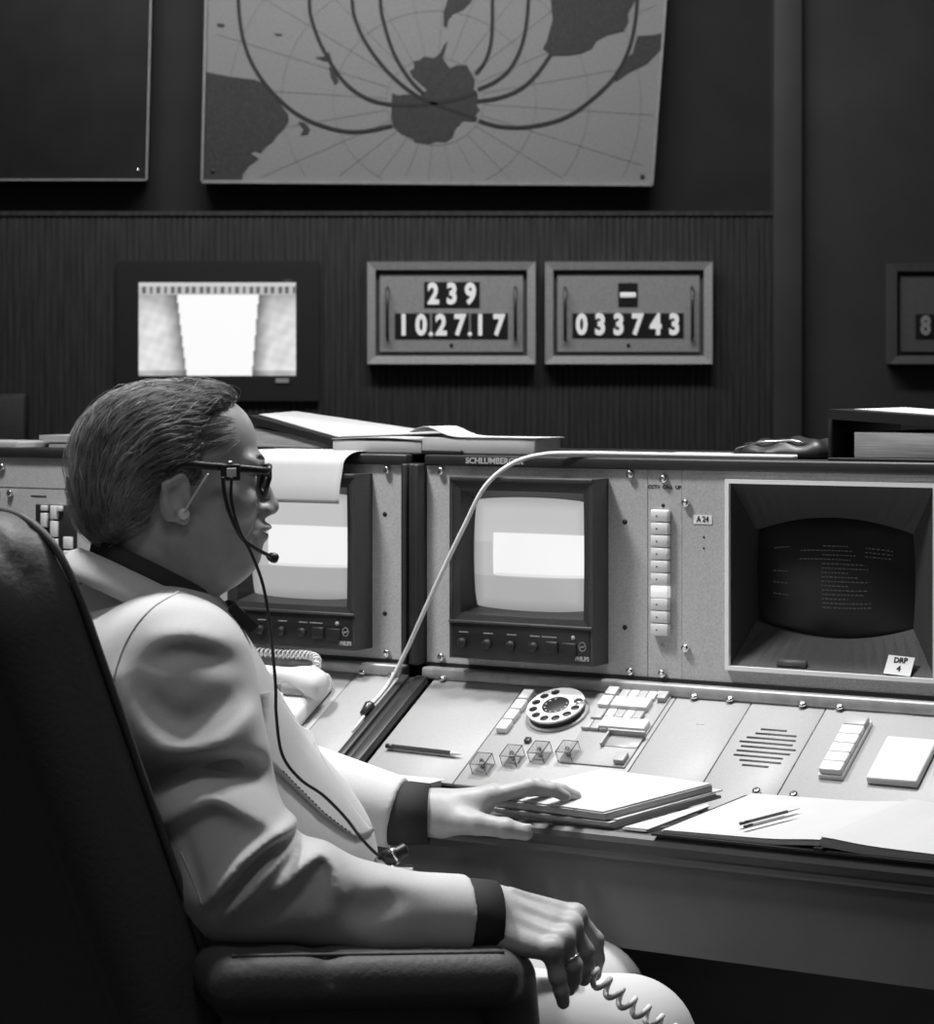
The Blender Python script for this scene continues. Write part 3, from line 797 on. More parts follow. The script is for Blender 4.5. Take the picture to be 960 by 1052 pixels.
# ================================================================ the seated man
M.update(
    skin=mat('skin', .36, .48, .4, var=.10, scale=45, bump=.12, bscale=420),
    jacket=mat('pale_wool', .52, .85, .15, var=.05, scale=500, sheen=.15, bump=.12, bscale=1100),
    seam=mat('jacket_seam', .52, .85, .1),
    stitch=mat('dark_stitch', .10, .85, .1),
    shirt=mat('dark_shirt', .035, .8, .2, bump=.1, bscale=700),
    tie=mat('black_tie', .018, .5, .4), tieedge=mat('tie_lining', .16, .6, .3),
    hair=mat('greying_hair', .060, .5, .5, var=.35, scale=60), strand=mat('hair_strand', .30, .38, .6, var=.6, scale=25),
    trouser=mat('pale_trouser', .55, .85, .15, bump=.1, bscale=900),
    shoe=mat('black_shoe', .015, .3, .5), eye=mat('eye_white', .5, .2, .5), iris=mat('iris', .03, .2, .5),
    gold=mat('ring_metal', .6, .25, .5, metal=1.0),
    headset=mat('headset_black', .014, .4, .5), clear=mat('clear_tube', .55, .3, .5), lens=mat('spectacle_lens', .9, .05, .5, trans=1.0),
)
th = math.radians(12); HF = np.array((math.cos(th), math.sin(th), 0)); HL = np.array((-math.sin(th), math.cos(th), 0)); HU = np.array((0, 0, 1.))
H0 = np.array((-.3407, 2.718, 1.184)); RH = np.stack([HF, HL, HU])
def hp(f, l, z): return H0+(f*HF+l*HL+z*HU)*.001            # head coordinates in millimetres
def hell(F, f, l, z, rf, rl, rz, k=.012, op='u', rot=None): F.ell(hp(f, l, z), (rf*.001, rl*.001, rz*.001), k, op, RH, rot)
def hrc(F, a, b, ra, rb, k=.01, op='u'): F.rc(hp(*a), hp(*b), ra*.001, rb*.001, k, op)

RS, RE, RW = np.array((-.318, 2.568, .990)), np.array((-.247, 2.510, .778)), np.array((-.003, 2.58, .716))
LS, LE, LW = np.array((-.463, 2.93, .990)), np.array((-.285, 3.045, .80)), np.array((-.088, 2.995, .757))
TF = np.array((.927, .375, 0)); TR = np.array((.375, -.927, 0))

body = Field()
hell(body, -8, 0, 36, 100, 74, 80); hell(body, 32, 0, 60, 60, 58, 50, .02)
hell(body, 50, 0, -22, 49, 55, 70, .02)
for s in (-1, 1):
    hrc(body, (2, s*50, -48), (72, s*20, -80), 19, 19, .02)
    hell(body, 62, s*42, -16, 28, 18, 20, .02)
    hrc(body, (84, s*40, 30), (94, s*9, 31), 10, 10.5, .012)
hell(body, 80, 0, -80, 20, 22, 17, .014)
hell(body, 36, 0, -92, 46, 46, 32, .02)
hell(body, 80, 0, -50, 25, 34, 28, .016)
hrc(body, (-24, 0, -45), (-46, 0, -185), 55, 55, .03)
hrc(body, (10, 0, -90), (-20, 0, -170), 36, 40, .03)
for s in (-1, 1): hell(body, 101, s*31, 12, 15, 17, 10, .010, 's')
hrc(body, (97, 0, 22), (110, 0, -17), 7.5, 9.5, .008); hell(body, 112, 0, -22, 10.5, 10, 9.5, .006)
for s in (-1, 1): hell(body, 103, s*11, -26, 11, 7.5, 8, .006); hell(body, 107, s*6.5, -34, 5, 3.4, 3, .003, 's')
hell(body, 102, 0, -45.5, 12, 23, 5.5, .006); hell(body, 99, 0, -56, 11, 20, 6.5, .006)
hell(body, 112, 0, -50.5, 12, 24, 1.3, .003, 's')
hrc(body, (106, -18, -62), (106, 18, -62), 5, 5, .008, 's') if False else None
for s in (-1, 1):
    hell(body, 80, s*31, 11, 13.5, 15, 13.5, .004); hell(body, 96, s*31, 10, 8, 12, 2.2, .003, 's')
    # ear
    ec = (-6, s*77, -4)
    hell(body, *ec, 17, 7.5, 31, .006, rot=.18)
    hell(body, -4, s*84.5, -2, 10, 6, 19, .004, 's', .18)
    hell(body, 3, s*79, -30, 8, 5.5, 8, .005)
    hrc(body, (2, s*81, 18), (-18, s*83, 8), 3.2, 3.4, .004); hrc(body, (-18, s*83, 8), (-16, s*82, -16), 3.4, 3.2, .003); hrc(body, (-16, s*82, -16), (0, s*80, -31), 3.2, 3.4, .003)
    hrc(body, (5, s*77, 3), (7, s*78, -10), 3.6, 4, .004)                                    # tragus
hell(body, -3, -83, -26, 4, 3, 5, .003, 's')
# crow's feet, cheek fold
hrc(body, (96, -23, -30), (86, -36, -58), 2.2, 1.6, .010, 's'); hrc(body, (96, 23, -30), (86, 36, -58), 2.2, 1.6, .010, 's')
# trunk and arms under the clothes
NB_ = np.array((-.372, 2.735, 1.03))
for s in (-1, 1):
    o = TR*s*.085
    body.rc(np.array((-.36, 2.755, .58))+o, np.array((-.385, 2.745, .93))+o, .105, .095, .04)
body.rc(RS+(-.02, .02, -.01), NB_, .05, .055, .04); body.rc(LS+(-.0, -.02, -.01), NB_, .05, .055, .04)
body.rc(RS, RE, .050, .042, .03); body.rc(RE, (-.098, 2.55, .7265), .042, .036, .02); body.rc((-.098, 2.55, .7265), RW, .036, .034, .02)
body.rc(LS, LE, .050, .042, .03); body.rc(LE, LW, .042, .032, .02)
hip = [np.array((-.36, 2.755, .58))+TR*s*.09 for s in (1, -1)]
knee = [np.array((.185, 2.70, .540)), np.array((.150, 2.99, .515))]
ank = [np.array((.235, 2.74, .10)), np.array((.24, 3.06, .10))]
for i in range(2):
    body.rc(hip[i], knee[i], .085, .052, .04); body.rc(knee[i], ank[i], .052, .036, .02); body.rc(ank[i], ank[i]+np.array((.13, .03, -.05)), .036, .03, .02)
# right hand lying over the end of the armrest
rw = [pw(498, 921, 2.615), pw(500, 934, 2.60), pw(502, 950, 2.585), pw(504, 963, 2.57)]
mcp = [pw(591, 941, 2.617), pw(587, 953, 2.592), pw(578, 966, 2.571), pw(566, 977, 2.555)]
pip = [pw(611, 966, 2.622), pw(601, 977, 2.597), pw(589, 992, 2.573), pw(573, 1003, 2.556)]
dip = [pw(613, 985, 2.626), pw(603, 994, 2.602), pw(589, 1005, 2.579), pw(577, 1018, 2.558)]
tip = [pw(611, 1001, 2.630), pw(600, 1006, 2.607), pw(585, 1016, 2.584), pw(579, 1030, 2.562)]
body.rc(RW-(.03, 0, 0), (pw(506, 942, 2.592)), .034, .030, .02)
for i in range(4):
    body.rc(rw[i], mcp[i], .0165, .0125 if i < 3 else .0112, .016)
    body.ell(mcp[i]+np.array((.001, -.003, .003)), (.0118, .0118, .0118), .006)
    body.chain([mcp[i], pip[i], dip[i], tip[i]], [.0112, .0102, .0092, .0080] if i < 3 else [.0104, .0094, .0084, .0074], .005)
    body.ell(pip[i], (.0098, .0098, .0098) if i < 3 else (.0090, .0090, .0090), .004)
body.rc(pw(520, 945, 2.60), pw(560, 955, 2.595), .020, .016, .015)
body.chain([pw(512, 935, 2.64), pw(545, 960, 2.668), pw(572, 985, 2.672), pw(588, 1004, 2.668)], [.016, .0125, .0105, .009], .01)
for i in range(3):                                           # tendons
    body.rc(rw[i]+np.array((.03, -.010, .008)), mcp[i]+np.array((-.006, -.006, .006)), .003, .003, .010)
# left hand resting on the papers
lw = [pw(444, 829, 2.985), pw(444, 830, 3.0), pw(444, 833, 3.015), pw(444, 838, 3.03)]
lm = [pw(504, 818, 2.992), pw(508, 816, 3.015), pw(503, 817, 3.04), pw(496, 820, 3.062)]
lp = [pw(544, 808, 3.003), pw(552, 808, 3.035), pw(545, 810, 3.065), pw(530, 813, 3.085)]
ld = [pw(567, 811, 3.012), pw(577, 812, 3.05), pw(569, 813, 3.082), pw(550, 815, 3.10)]
lt = [pw(581, 818, 3.020), pw(592, 818, 3.062), pw(583, 818, 3.095), pw(563, 819, 3.112)]
body.rc(LW, pw(446, 836, 2.992), .033, .029, .02)
for i in range(4):
    body.rc(lw[i], lm[i], .019, .0125, .014); body.ell(lm[i]+np.array((0, 0, .002)), (.0118, .0118, .0118), .006)
    body.chain([lm[i], lp[i], ld[i], lt[i]], [.0108, .0096, .0086, .0074], .006); body.ell(lp[i], (.0101, .0101, .0101), .003)
body.chain([pw(455, 842, 2.975), pw(490, 846, 2.955), pw(520, 851, 2.950), pw(540, 855, 2.953)], [.020, .0145, .0120, .0105], .014)
body.ell(pw(518, 850, 2.95), (.0128, .0128, .0125), .004)
body.ell(pw(542, 850.5, 2.9495), (.0085, .004, .006), .002)   # thumbnail
body.rc(pw(460, 838, 2.985), pw(490, 832, 2.99), .022, .016, .015)
body_me = body.mesh('person', (-.58, 2.36, .02), (.42, 3.22, 1.34), .0026)
smooth_mesh(body_me, 2)
person = link('person', body_me, 'skin')
tag(person, 'seated man in pale jacket wearing glasses and headset, facing the consoles', 'person')

# eyes, ring
for s in (-1, 1):
    e = MB().lathe([(.0001, -.0122)]+[(.0122*math.sin(a*PI/10), -.0122*math.cos(a*PI/10)) for a in range(1, 10)]+[(.0001, .0122)], 16, Matrix.Translation(hp(80.8, s*31, 10.5)) @ Matrix.Rotation(PI/2, 4, 'Y')).build('eye', 'eye', person)
    c = Vector(hp(92.3, s*31, 10.5)); MB().lathe([(.005, -.0006), (.0048, .0006)], 14, Matrix.Translation(c) @ Vector(HF).to_track_quat('Z', 'Y').to_matrix().to_4x4()).build('iris', 'iris', e)
rp = mcp[2]*.32+pip[2]*.68; ax_ = Vector(pip[2]-mcp[2]).to_track_quat('Z', 'Y').to_matrix().to_4x4()
MB().tube([(.0104*math.cos(k*PI/12), .0104*math.sin(k*PI/12), 0) for k in range(24)], .0011, 6, Matrix.Translation(rp) @ ax_, closed=True, flat=2.0).build('finger_ring', 'gold', person, 'thin metal ring')

# ---------------------------------------------------------------- jacket
jk = Field(.034)
for s in (-1, 1):
    o = TR*s*.10
    jk.rc(np.array((-.345, 2.768, .57))+o, np.array((-.40, 2.745, .93))+o, .118, .125, .05)
jk.rc((-.340, 2.735, .985), (-.246, 2.77, .735), .082, .130, .06)
jk.rc((-.246, 2.77, .735), (-.26, 2.77, .60), .132, .150, .04)
jk.rc(RS+(-.015, .03, -.005), NB_+(-.01, 0, .0), .070, .062, .05); jk.rc(LS, NB_+(-.01, 0, .0), .070, .062, .05)
jk.rc(NB_+(-.06, -.02, -.06), RS+(-.07, .06, -.08), .075, .08, .05)
jk.rc(RS, RE, .078, .068, .045); RM = np.array((-.098, 2.55, .7265)); jk.rc(RE+(0, 0, .002), RM, .065, .0485, .03); jk.rc(RM, RW, .0485, .0475, .02, cap='b')
jk.rc(LS, LE, .078, .066, .045); jk.rc(LE, LW, .064, .046, .02, cap='b')
# neck opening
jk.rc(NB_+(.0, 0, .02), NB_+(.03, .0, .12), .058, .075, .012, 's')
# sleeve folds: ridges (+) and hollows (-) pressed into the near side of the cloth
def fold(pts, amp, sig, yc=2.535, ys=.03, d=2.49):
    P2 = np.array([((x-480)*d/2400, HC+(400-y)*d/2400) for x, y in pts]); 
    P2 = np.array([(p.x, p.y) for p in smooth_path([(a, b, 0) for a, b in P2], 3)])
    tt = np.linspace(0, 1, len(P2)); wgt = np.sin(PI*np.clip(.08+.84*tt, 0, 1))**.6
    c = P2.mean(0); R_ = np.abs(P2-c).max()
    def fn(P):
        q_ = P[:, [0, 2]]; best = np.full(len(P), 1e9); bw = np.zeros(len(P))
        for i in range(len(P2)-1):
            a, b = P2[i], P2[i+1]; ba = b-a; h = np.clip(((q_-a)@ba)/(ba@ba), 0, 1)
            dd = ((q_-a-h[:, None]*ba)**2).sum(1); m = dd < best; best = np.where(m, dd, best); bw = np.where(m, wgt[i]+(wgt[i+1]-wgt[i])*h, bw)
        side = np.clip((yc+ys-P[:, 1])/(2*ys), 0, 1)
        return amp*bw*np.exp(-best/(sig*sig))*side*side*(3-2*side)
    jk.add(fn, (c[0], 2.5, c[1]), R_*1.5+.09, 0, 'd')
fold([(122, 700), (150, 748), (185, 770), (220, 768), (262, 732)], .015, .016)
fold([(150, 715), (190, 742), (240, 716)], -.012, .016)
fold([(155, 680), (192, 674), (245, 688)], -.009, .011)
fold([(158, 655), (195, 652), (232, 664)], .006, .012)
fold([(140, 812), (170, 796), (210, 786), (250, 793), (285, 812), (312, 838)], -.034, .0155)
fold([(165, 845), (190, 828), (224, 814), (258, 830), (300, 852)], .013, .012)
fold([(220, 918), (240, 892), (265, 866), (304, 844)], .016, .0080)
fold([(226, 926), (250, 898), (275, 874), (306, 858)], -.017, .0072)
fold([(236, 930), (258, 910), (280, 886), (304, 872)], .012, .0085)
fold([(292, 892), (300, 878), (308, 868)], -.016, .0075)
fold([(290, 905), (310, 888), (330, 877), (344, 892), (348, 915)], .011, .0085)
fold([(262, 940), (285, 925), (312, 905)], -.008, .012)
fold([(352, 925), (375, 938), (405, 930)], -.008, .015)
fold([(318, 945), (340, 930), (352, 908)], .006, .014)
fold([(385, 905), (430, 915), (470, 912)], .004, .014)
fold([(262, 700), (275, 740), (285, 790)], -.008, .012)
fold([(195, 858), (208, 895), (216, 915)], -.004, .008)
fold([(120, 640), (150, 625), (175, 612)], .004, .014)
jk_me = jk.mesh('jacket', (-.62, 2.36, .40), (.06, 3.20, 1.14), .0038)
smooth_mesh(jk_me, 2)
jacket = link('jacket', jk_me, 'jacket', person, 'pale grey wool jacket')
def drape(XZ, off, y0=2.34, y1=2.95):                        # march many points from the near side onto the cloth
    P = np.array([(x, y0, z) for x, z in XZ]); 
    for _ in range(60):
        d = jk(P); P[:, 1] += np.where((d < .0004) | (P[:, 1] > y1), 0, np.maximum(d*.6, .0006))
    P[:, 1] -= off
    return [tuple(p) for p in P]
def drape_line(pts, off=.0, d=2.5, n=6):
    P = smooth_path([((x-480)*d/2400, 0, HC+(400-y)*d/2400) for x, y in pts], n)
    return drape([(p.x, p.z) for p in P], off)
MB().tube(drape_line([(116, 700), (123, 672), (136, 646), (154, 626), (172, 616)], .0), .0014, 6).build('armhole_seam', 'seam', jacket)
MB().tube(drape_line([(190, 868), (202, 890), (214, 918)], .0), .0011, 6).build('sleeve_seam', 'seam', jacket)
# lapel: a cloth layer lying on the jacket front
def lapel_xz(a, b):                                     # a along the front edge, b from the edge inwards
    E_ = [(252, 668), (272, 705), (300, 752), (330, 795), (358, 835), (382, 872)]
    I_ = [(248, 690), (258, 730), (274, 775), (299, 806), (330, 838), (366, 868)]
    k = (.17+.83*a)*(len(E_)-1); i = min(int(k), len(E_)-2); t = k-i
    ex, ey = [E_[i][c]+(E_[i+1][c]-E_[i][c])*t for c in (0, 1)]; ix, iy = [I_[i][c]+(I_[i+1][c]-I_[i][c])*t for c in (0, 1)]
    x, y = ex+(ix-ex)*b-1.5, ey+(iy-ey)*b; d = 2.66
    X, Z = (x-480)*d/2400, HC+(400-y)*d/2400
    return X, Z
mb = MB(); nu, nv = 24, 7
top = drape([lapel_xz(i/nu, j/nv) for j in range(nv+1) for i in range(nu+1)], .0055, 2.60, 2.80); bot = [(x, y+.005, z) for x, y, z in top]
W_ = nu+1; n0 = len(top); q_ = [(j*W_+i, j*W_+i+1, (j+1)*W_+i+1, (j+1)*W_+i) for j in range(nv) for i in range(nu)]
ring = list(range(W_))+[j*W_+nu for j in range(1, nv+1)]+[nv*W_+i for i in range(nu-1, -1, -1)]+[j*W_ for j in range(nv-1, 0, -1)]
mb.add(top+bot, q_+[tuple(n0+k for k in reversed(f)) for f in q_]+[(ring[(k+1) % len(ring)], ring[k], n0+ring[k], n0+ring[(k+1) % len(ring)]) for k in range(len(ring))], None, True)
mb.build('lapel', 'jacket', jacket)
sp_ = drape([lapel_xz(.42+k*.0135, .88) for k in range(41)], .0062, 2.60, 2.80)
for k in range(20): MB().tube([sp_[2*k], sp_[2*k+1]], .0008, 5).build('stitch', 'stitch', jacket)
# collars: bands lofted round the neck
NC = np.array((-.364, 2.716, 1.082))
def loop(phi, r, dz, tilt=.52, sq=1.0):
    f, l = r*math.cos(phi), r*sq*math.sin(phi)
    return NC+f*TF-l*TR+np.array((0, 0, dz-tilt*f))
def band(rows, phis, th_, mname, name, parent):
    mb = MB(); pts = [[loop(p, r, dz) for r, dz in rows] for p in phis]
    n, m = len(phis), len(rows); vs = [tuple(x) for r_ in pts for x in r_]
    inn = []
    for i in range(n):
        c = NC.copy()
        for j in range(m):
            v_ = np.array(pts[i][j]); dirv = (c-v_); dirv[2] = -.5*np.linalg.norm(dirv[:2]); inn.append(tuple(v_+th_*dirv/np.linalg.norm(dirv)))
    q_ = [(i*m+j, i*m+j+1, (i+1)*m+j+1, (i+1)*m+j) for i in range(n-1) for j in range(m-1)]
    N_ = len(vs); fs = q_+[tuple(N_+k for k in reversed(f)) for f in q_]
    ring = [i*m for i in range(n)]+[(n-1)*m+j for j in range(1, m)]+[i*m+m-1 for i in range(n-2, -1, -1)]+[j for j in range(m-2, 0, -1)]
    fs += [(ring[k], ring[(k+1) % len(ring)], N_+ring[(k+1) % len(ring)], N_+ring[k]) for k in range(len(ring))]
    mb.add(vs+inn, fs, None, True); return mb.build(name, mname, parent)
ph = [PI+(k/24*2-1)*math.radians(132) for k in range(25)]
band([(.079, -.030), (.081, -.012), (.086, -.009), (.096, -.017), (.108, -.034), (.116, -.050)], ph, .004, 'jacket', 'jacket_collar', person)
ph2 = [PI+(k/28*2-1)*math.radians(168) for k in range(29)]
band([(.063, -.045), (.064, .000), (.067, .013), (.071, .012), (.075, -.012), (.077, -.040)], ph2, .003, 'shirt', 'shirt_collar', person)
# bow tie
bt = Vector(loop(0, .090, -.002)); B_ = basis(bt, Vector(TF)*.72+Vector((0, 0, -.69)), Vector(-TR), Vector(TF)*.69+Vector((0, 0, .72)))
knot = MB().rbox(-.014, .014, -.013, .013, -.006, .016, .006, B_).build('bow_tie', 'tie', person)
for s in (-1, 1):
    MB().add([(x*.001, s*y*.001, z*.001) for x, y, z in ((-10, 8, -3), (10, 8, -3), (10, 8, 10), (-10, 8, 10), (-19, 50, -4), (19, 50, -4), (21, 50, 9), (-19, 50, 9))], [(0, 1, 2, 3), (7, 6, 5, 4), (0, 4, 5, 1), (1, 5, 6, 2), (2, 6, 7, 3), (3, 7, 4, 0)], B_).build('bow_wing', 'tie', knot)
# shirt cuffs
def cuff(a, dirv, l0, l1, r0, r1):
    d_ = Vector(dirv).normalized(); Mx = Matrix.Translation(Vector(a)) @ d_.to_track_quat('Z', 'Y').to_matrix().to_4x4()
    MB().lathe([(r0-.006, l0), (r0, l0), ((r0+r1)/2+.001, (l0+l1)/2), (r1, l1), (r1-.004, l1), (r1-.005, l1-.012)], 28, Mx).build('shirt_cuff', 'shirt', person)
cuff(RW, RW-np.array((-.098, 2.55, .7265)), -.012, .034, .043, .0425); cuff(LW, pw(446, 836, 2.992)-LW, -.012, .040, .041, .0385)

# ---------------------------------------------------------------- trousers and shoes
tr = Field()
tr.rc(hip[0]+(.03, .01, 0), hip[1]+(.03, .01, 0), .108, .108, .04)
for i in range(2):
    tr.rc(hip[i], knee[i], .105, .076, .05); tr.rc(knee[i], ank[i]+(0, 0, .02), .074, .06, .03, cap='b')
tr_me = tr.mesh('trousers', (-.55, 2.50, .06), (.36, 3.18, .74), .0065); smooth_mesh(tr_me, 2)
link('trousers', tr_me, 'trouser', person, 'pale trousers')
for i in range(2):
    sf = Field(); a = ank[i]+np.array((-.03, -.005, -.055)); b = ank[i]+np.array((.16, .04, -.06))
    sf.rc(a, b, .045, .038, .02); sf.rc(a, ank[i]+(0, 0, -.01), .045, .045, .02)
    Z0 = .004; sf.add(lambda P: Z0-P[:, 2], (0, 0, 0), None, .004, 'i')
    sm_ = sf.mesh('shoe', a-.12, b+.12, .006); link('shoe', sm_, 'shoe', person)

# ---------------------------------------------------------------- hair
hr = Field()
hell(hr, -14, 0, 42, 106, 82, 84); hell(hr, -58, 0, -8, 60, 74, 66, .03); hell(hr, 42, 0, 88, 44, 58, 34, .03); hell(hr, 14, 0, 48, 58, 75, 48, .03)
HPOLY = np.array([(92, 140), (88, 106), (80, 100), (62, 94), (42, 84), (30, 68), (27, 48), (31, 28), (33, 8), (27, -12), (18, -14), (12, -4), (2, 0), (-10, -3), (-20, -12), (-24, -30), (-22, -46), (-36, -62), (-66, -76), (-150, -82), (-160, 150)])*.001
def polysd(q_, V_):
    d = np.full(len(q_), 1e9); ins = np.zeros(len(q_), bool)
    for i in range(len(V_)):
        a, b = V_[i], V_[(i+1) % len(V_)]; ba = b-a; h = np.clip(((q_-a)@ba)/(ba@ba), 0, 1)
        d = np.minimum(d, ((q_-a-h[:, None]*ba)**2).sum(1))
        c = (a[1] > q_[:, 1]) != (b[1] > q_[:, 1]); x = a[0]+(q_[:, 1]-a[1])/(b[1]-a[1]+1e-12)*(b[0]-a[0]); ins ^= c & (q_[:, 0] < x)
    return np.where(ins, -1, 1)*np.sqrt(d)
def hairregion(P): L = (P-H0)@RH.T; return polysd(L[:, [0, 2]], HPOLY)
hr.add(hairregion, H0, None, .030, 'i')
def hairgroove(P):
    L = (P-H0)@RH.T*1000; f, l, z = L.T
    r = np.hypot(f+4, z-18); ang = np.arctan2(z-18, f+4)
    wv = 5*np.sin(ang*2.3+l*.03)+3*np.sin(ang*5+1.7)
    g_ = np.sin((r+wv)*.62+l*.05)+.7*np.sin((r*.6-wv)*1.3+l*.45)+.8*np.sin(l*.38+wv*.8)
    return .0006*g_
hr.add(hairgroove, H0, None, 0, 'd')
hair_me = hr.mesh('hair', H0-.16, H0+.16, .0024); smooth_mesh(hair_me, 1)
hair = link('hair', hair_me, 'hair', person, 'swept back greying hair')
# fine strands lying on the hair
n_ = len(hair_me.vertices); co = np.empty(n_*3); hair_me.vertices.foreach_get('co', co); co = co.reshape(-1, 3)
Lc = (co-H0)@RH.T*1000
shell = np.abs(np.minimum(0, 0*Lc[:, 0]))
rg = np.random.default_rng(3); pick = rg.choice(n_, 8000)
P = co[pick].copy()
nwisp = 90                                                  # thin wisps combed back over the bare temple
wf, wz = rg.uniform(30, 80, nwisp), rg.uniform(52, 94, nwisp)
Wp = np.array([hp(a, -60, b) for a, b in zip(wf, wz)])
for _ in range(6):
    g_ = np.stack([body(Wp+np.eye(3)[k]*.001, (H0, .15))-body(Wp-np.eye(3)[k]*.001, (H0, .15)) for k in range(3)], -1)/.002
    Wp = Wp-g_*(body(Wp, (H0, .15))-.0012)[:, None]
wsd = lambda Q: np.minimum(hr(Q), body(Q, (H0, .15))-.0008)
def hgrad(P, fld):
    e = .0012; return np.stack([fld(P+np.eye(3)[k]*e)-fld(P-np.eye(3)[k]*e) for k in range(3)], -1)/(2*e)
steps = 11
def flow(P, fld):
  paths = []; lift = rg.uniform(-.0006, .0016, len(P)); wob = rg.normal(0, .10, (len(P), 3)); fly = rg.random(len(P)) < .07; lift = np.where(fly, rg.uniform(.002, .006, len(P)), lift); wob[fly] *= 3
  for k in range(steps+1):
      g_ = hgrad(P, fld); nn = g_/np.maximum(np.linalg.norm(g_, axis=1), 1e-6)[:, None]; d = fld(P)
      P = P-nn*(d-lift*np.sin(PI*min(1, (k+2)/steps)))[:, None]
      paths.append(P.copy())
      L = (P-H0)@RH.T*1000; f, l, z = L.T
      up_ = np.clip((f-40)/40, 0, 1)*np.clip((z-70)/30, 0, 1)
      back = np.clip((-f-20)/70, 0, 1); low = np.clip((70-z)/80, 0, 1)
      Cc = -HF[None]*(1-.55*back)[:, None]+HU[None]*(.35*up_-.25-.9*back-.35*low)[:, None]+HL[None]*(np.sign(l)*.15)[:, None]
      Cc = Cc+wob; Cc = Cc-nn*(Cc*nn).sum(1)[:, None]; Cc /= np.maximum(np.linalg.norm(Cc, axis=1), 1e-6)[:, None]
      P = P+Cc*.0052
  return np.stack(paths, 1)                                   # (n, steps+1, 3)
paths = flow(P, hr)
wpaths = flow(Wp, wsd)
ok = hairregion(paths.reshape(-1, 3)).reshape(len(P), -1)
paths = np.concatenate([paths, wpaths]); ok = np.concatenate([ok, np.full(wpaths.shape[:2], -1.)])
vs, fs = [], []; o = 0
for i in range(len(paths)):
    m = steps+1
    bad = np.nonzero(ok[i] > .002)[0]
    if len(bad): m = bad[0]
    if m < 4: continue
    p = paths[i, :m]; t = np.gradient(p, axis=0); t /= np.linalg.norm(t, axis=1)[:, None]+1e-9
    s1 = np.cross(t, (p-H0)); s1 /= np.linalg.norm(s1, axis=1)[:, None]+1e-9; s2 = np.cross(t, s1)
    r = .00034*np.sin(PI*np.linspace(.12, .97, m))[:, None]**.5
    ringv = np.stack([p+r*s1, p-.5*r*s1+.87*r*s2, p-.5*r*s1-.87*r*s2], 1).reshape(-1, 3)
    vs.append(ringv)
    b = np.arange(m-1)[:, None]*3+o
    for k in range(3): fs.append(np.concatenate([b+k, b+(k+1) % 3, b+3+(k+1) % 3, b+3+k], 1))
    o += m*3
V_ = np.concatenate(vs); F_ = np.concatenate(fs)
me = bpy.data.meshes.new('hair_strands'); me.from_pydata(V_.tolist(), [], F_.tolist()); me.polygons.foreach_set('use_smooth', np.ones(len(F_), bool))
link('hair_strands', me, 'strand', hair)['kind'] = 'stuff'
for s in (-1, 1): MB().tube(smooth_path([hp(86, s*46, 34), hp(94, s*34, 39), hp(100, s*18, 37), hp(102, s*9, 33)], 4), [.0015]+[.0026]*11+[.0015], 6, flat=.8).build('eyebrow', 'hair', person)
# ================================================================ glasses and headset
gl = thing('eyeglasses', 'thick dark-rimmed eyeglasses on the man\'s face', 'glasses', hp(100, 0, 12))
def rel(p, t): return tuple(np.array(p)-np.array(t.location))
for s in (-1, 1):
    rim = [hp(108-6*abs(l)/36-(0 if z > 0 else 4), s*(33+l), 10+z) for l, z in ((-25, 6), (-23, 14), (-10, 17), (12, 17), (25, 14), (26, 4), (22, -10), (10, -17), (-8, -17), (-20, -9))]
    MB().tube([rel(p, gl) for p in smooth_path(rim, 4, True)], .0030, 8, closed=True).build('rim', 'headset', gl)
    pts = [rel(p, gl) for p in smooth_path(rim, 2, True)]; c = np.mean(pts, axis=0)
    ln = MB(); n = len(pts); a = [tuple(p) for p in pts]; b = [(x-.0015*HF[0], y-.0015*HF[1], z) for x, y, z in a]
    ln.add(a+b+[tuple(c), (c[0]-.0015*HF[0], c[1]-.0015*HF[1], c[2])], [(i, (i+1) % n, 2*n) for i in range(n)]+[((i+1) % n+n, i+n, 2*n+1) for i in range(n)]+[(i, i+n, (i+1) % n+n, (i+1) % n) for i in range(n)])
    ln.build('lens', 'lens', gl)
    tpth = smooth_path([hp(103, s*60, 22), hp(97, s*69, 23), hp(70, s*75, 26), hp(35, s*80, 29), hp(0, s*84, 31), hp(-14, s*84, 20)], 4)
    MB().tube([rel(p, gl) for p in tpth], [.0030]*len(tpth), 8, flat=1.5).build('temple', 'headset', gl)
    MB().rbox(-.004, .004, -.0045, .0045, -.0055, .0055, .002, basis(rel(hp(101, s*61, 21), gl), HF, HL, HU)).build('hinge', 'headset', gl)
MB().tube([rel(p, gl) for p in (hp(107, -9, 16), hp(110, 0, 18), hp(107, 9, 16))], .0028, 8).build('bridge', 'headset', gl)

hs = thing('headset', 'black headset with boom microphone clipped to the man\'s glasses', 'headset', hp(55, -82, 24))
def hpath(pts, n=8): return [rel(p, hs) for p in smooth_path([pw(*p) for p in pts], n)]
cb = MB().rbox(-.0105, .0115, -.005, .006, -.0105, .0085, .002, basis(rel(hp(56, -83, 23), hs), HF, HL, HU)).build('clip_block', 'headset', hs)
MB().rbox(-.0045, .0065, -.0065, -.004, -.006, .004, .001, basis(rel(hp(56, -83, 23), hs), HF, HL, HU)).build('name_plate', 'clear', cb)
MB().lathe([(.004, 0), (.004, .003), (.002, .004)], 10, Matrix.Translation(rel(hp(56, -83, 31), hs))).build('clip_knob', 'chrome', cb)
MB().tube(hpath([(229, 490, 2.612), (231, 508, 2.614), (237, 530, 2.618), (248, 552, 2.630), (262, 563, 2.645), (275, 570, 2.66), (281, 573, 2.67)]), .0023, 8).build('boom', 'headset', hs)
mc = Vector(rel(pw(281, 573, 2.67), hs)); MB().lathe([(.0022, -.008), (.0050, -.0045), (.0062, 0), (.0054, .004), (.003, .006)], 14, Matrix.Translation(mc) @ (Vector((1, .1, -.35))).to_track_quat('Z', 'Y').to_matrix().to_4x4()).build('microphone', 'headset', hs)
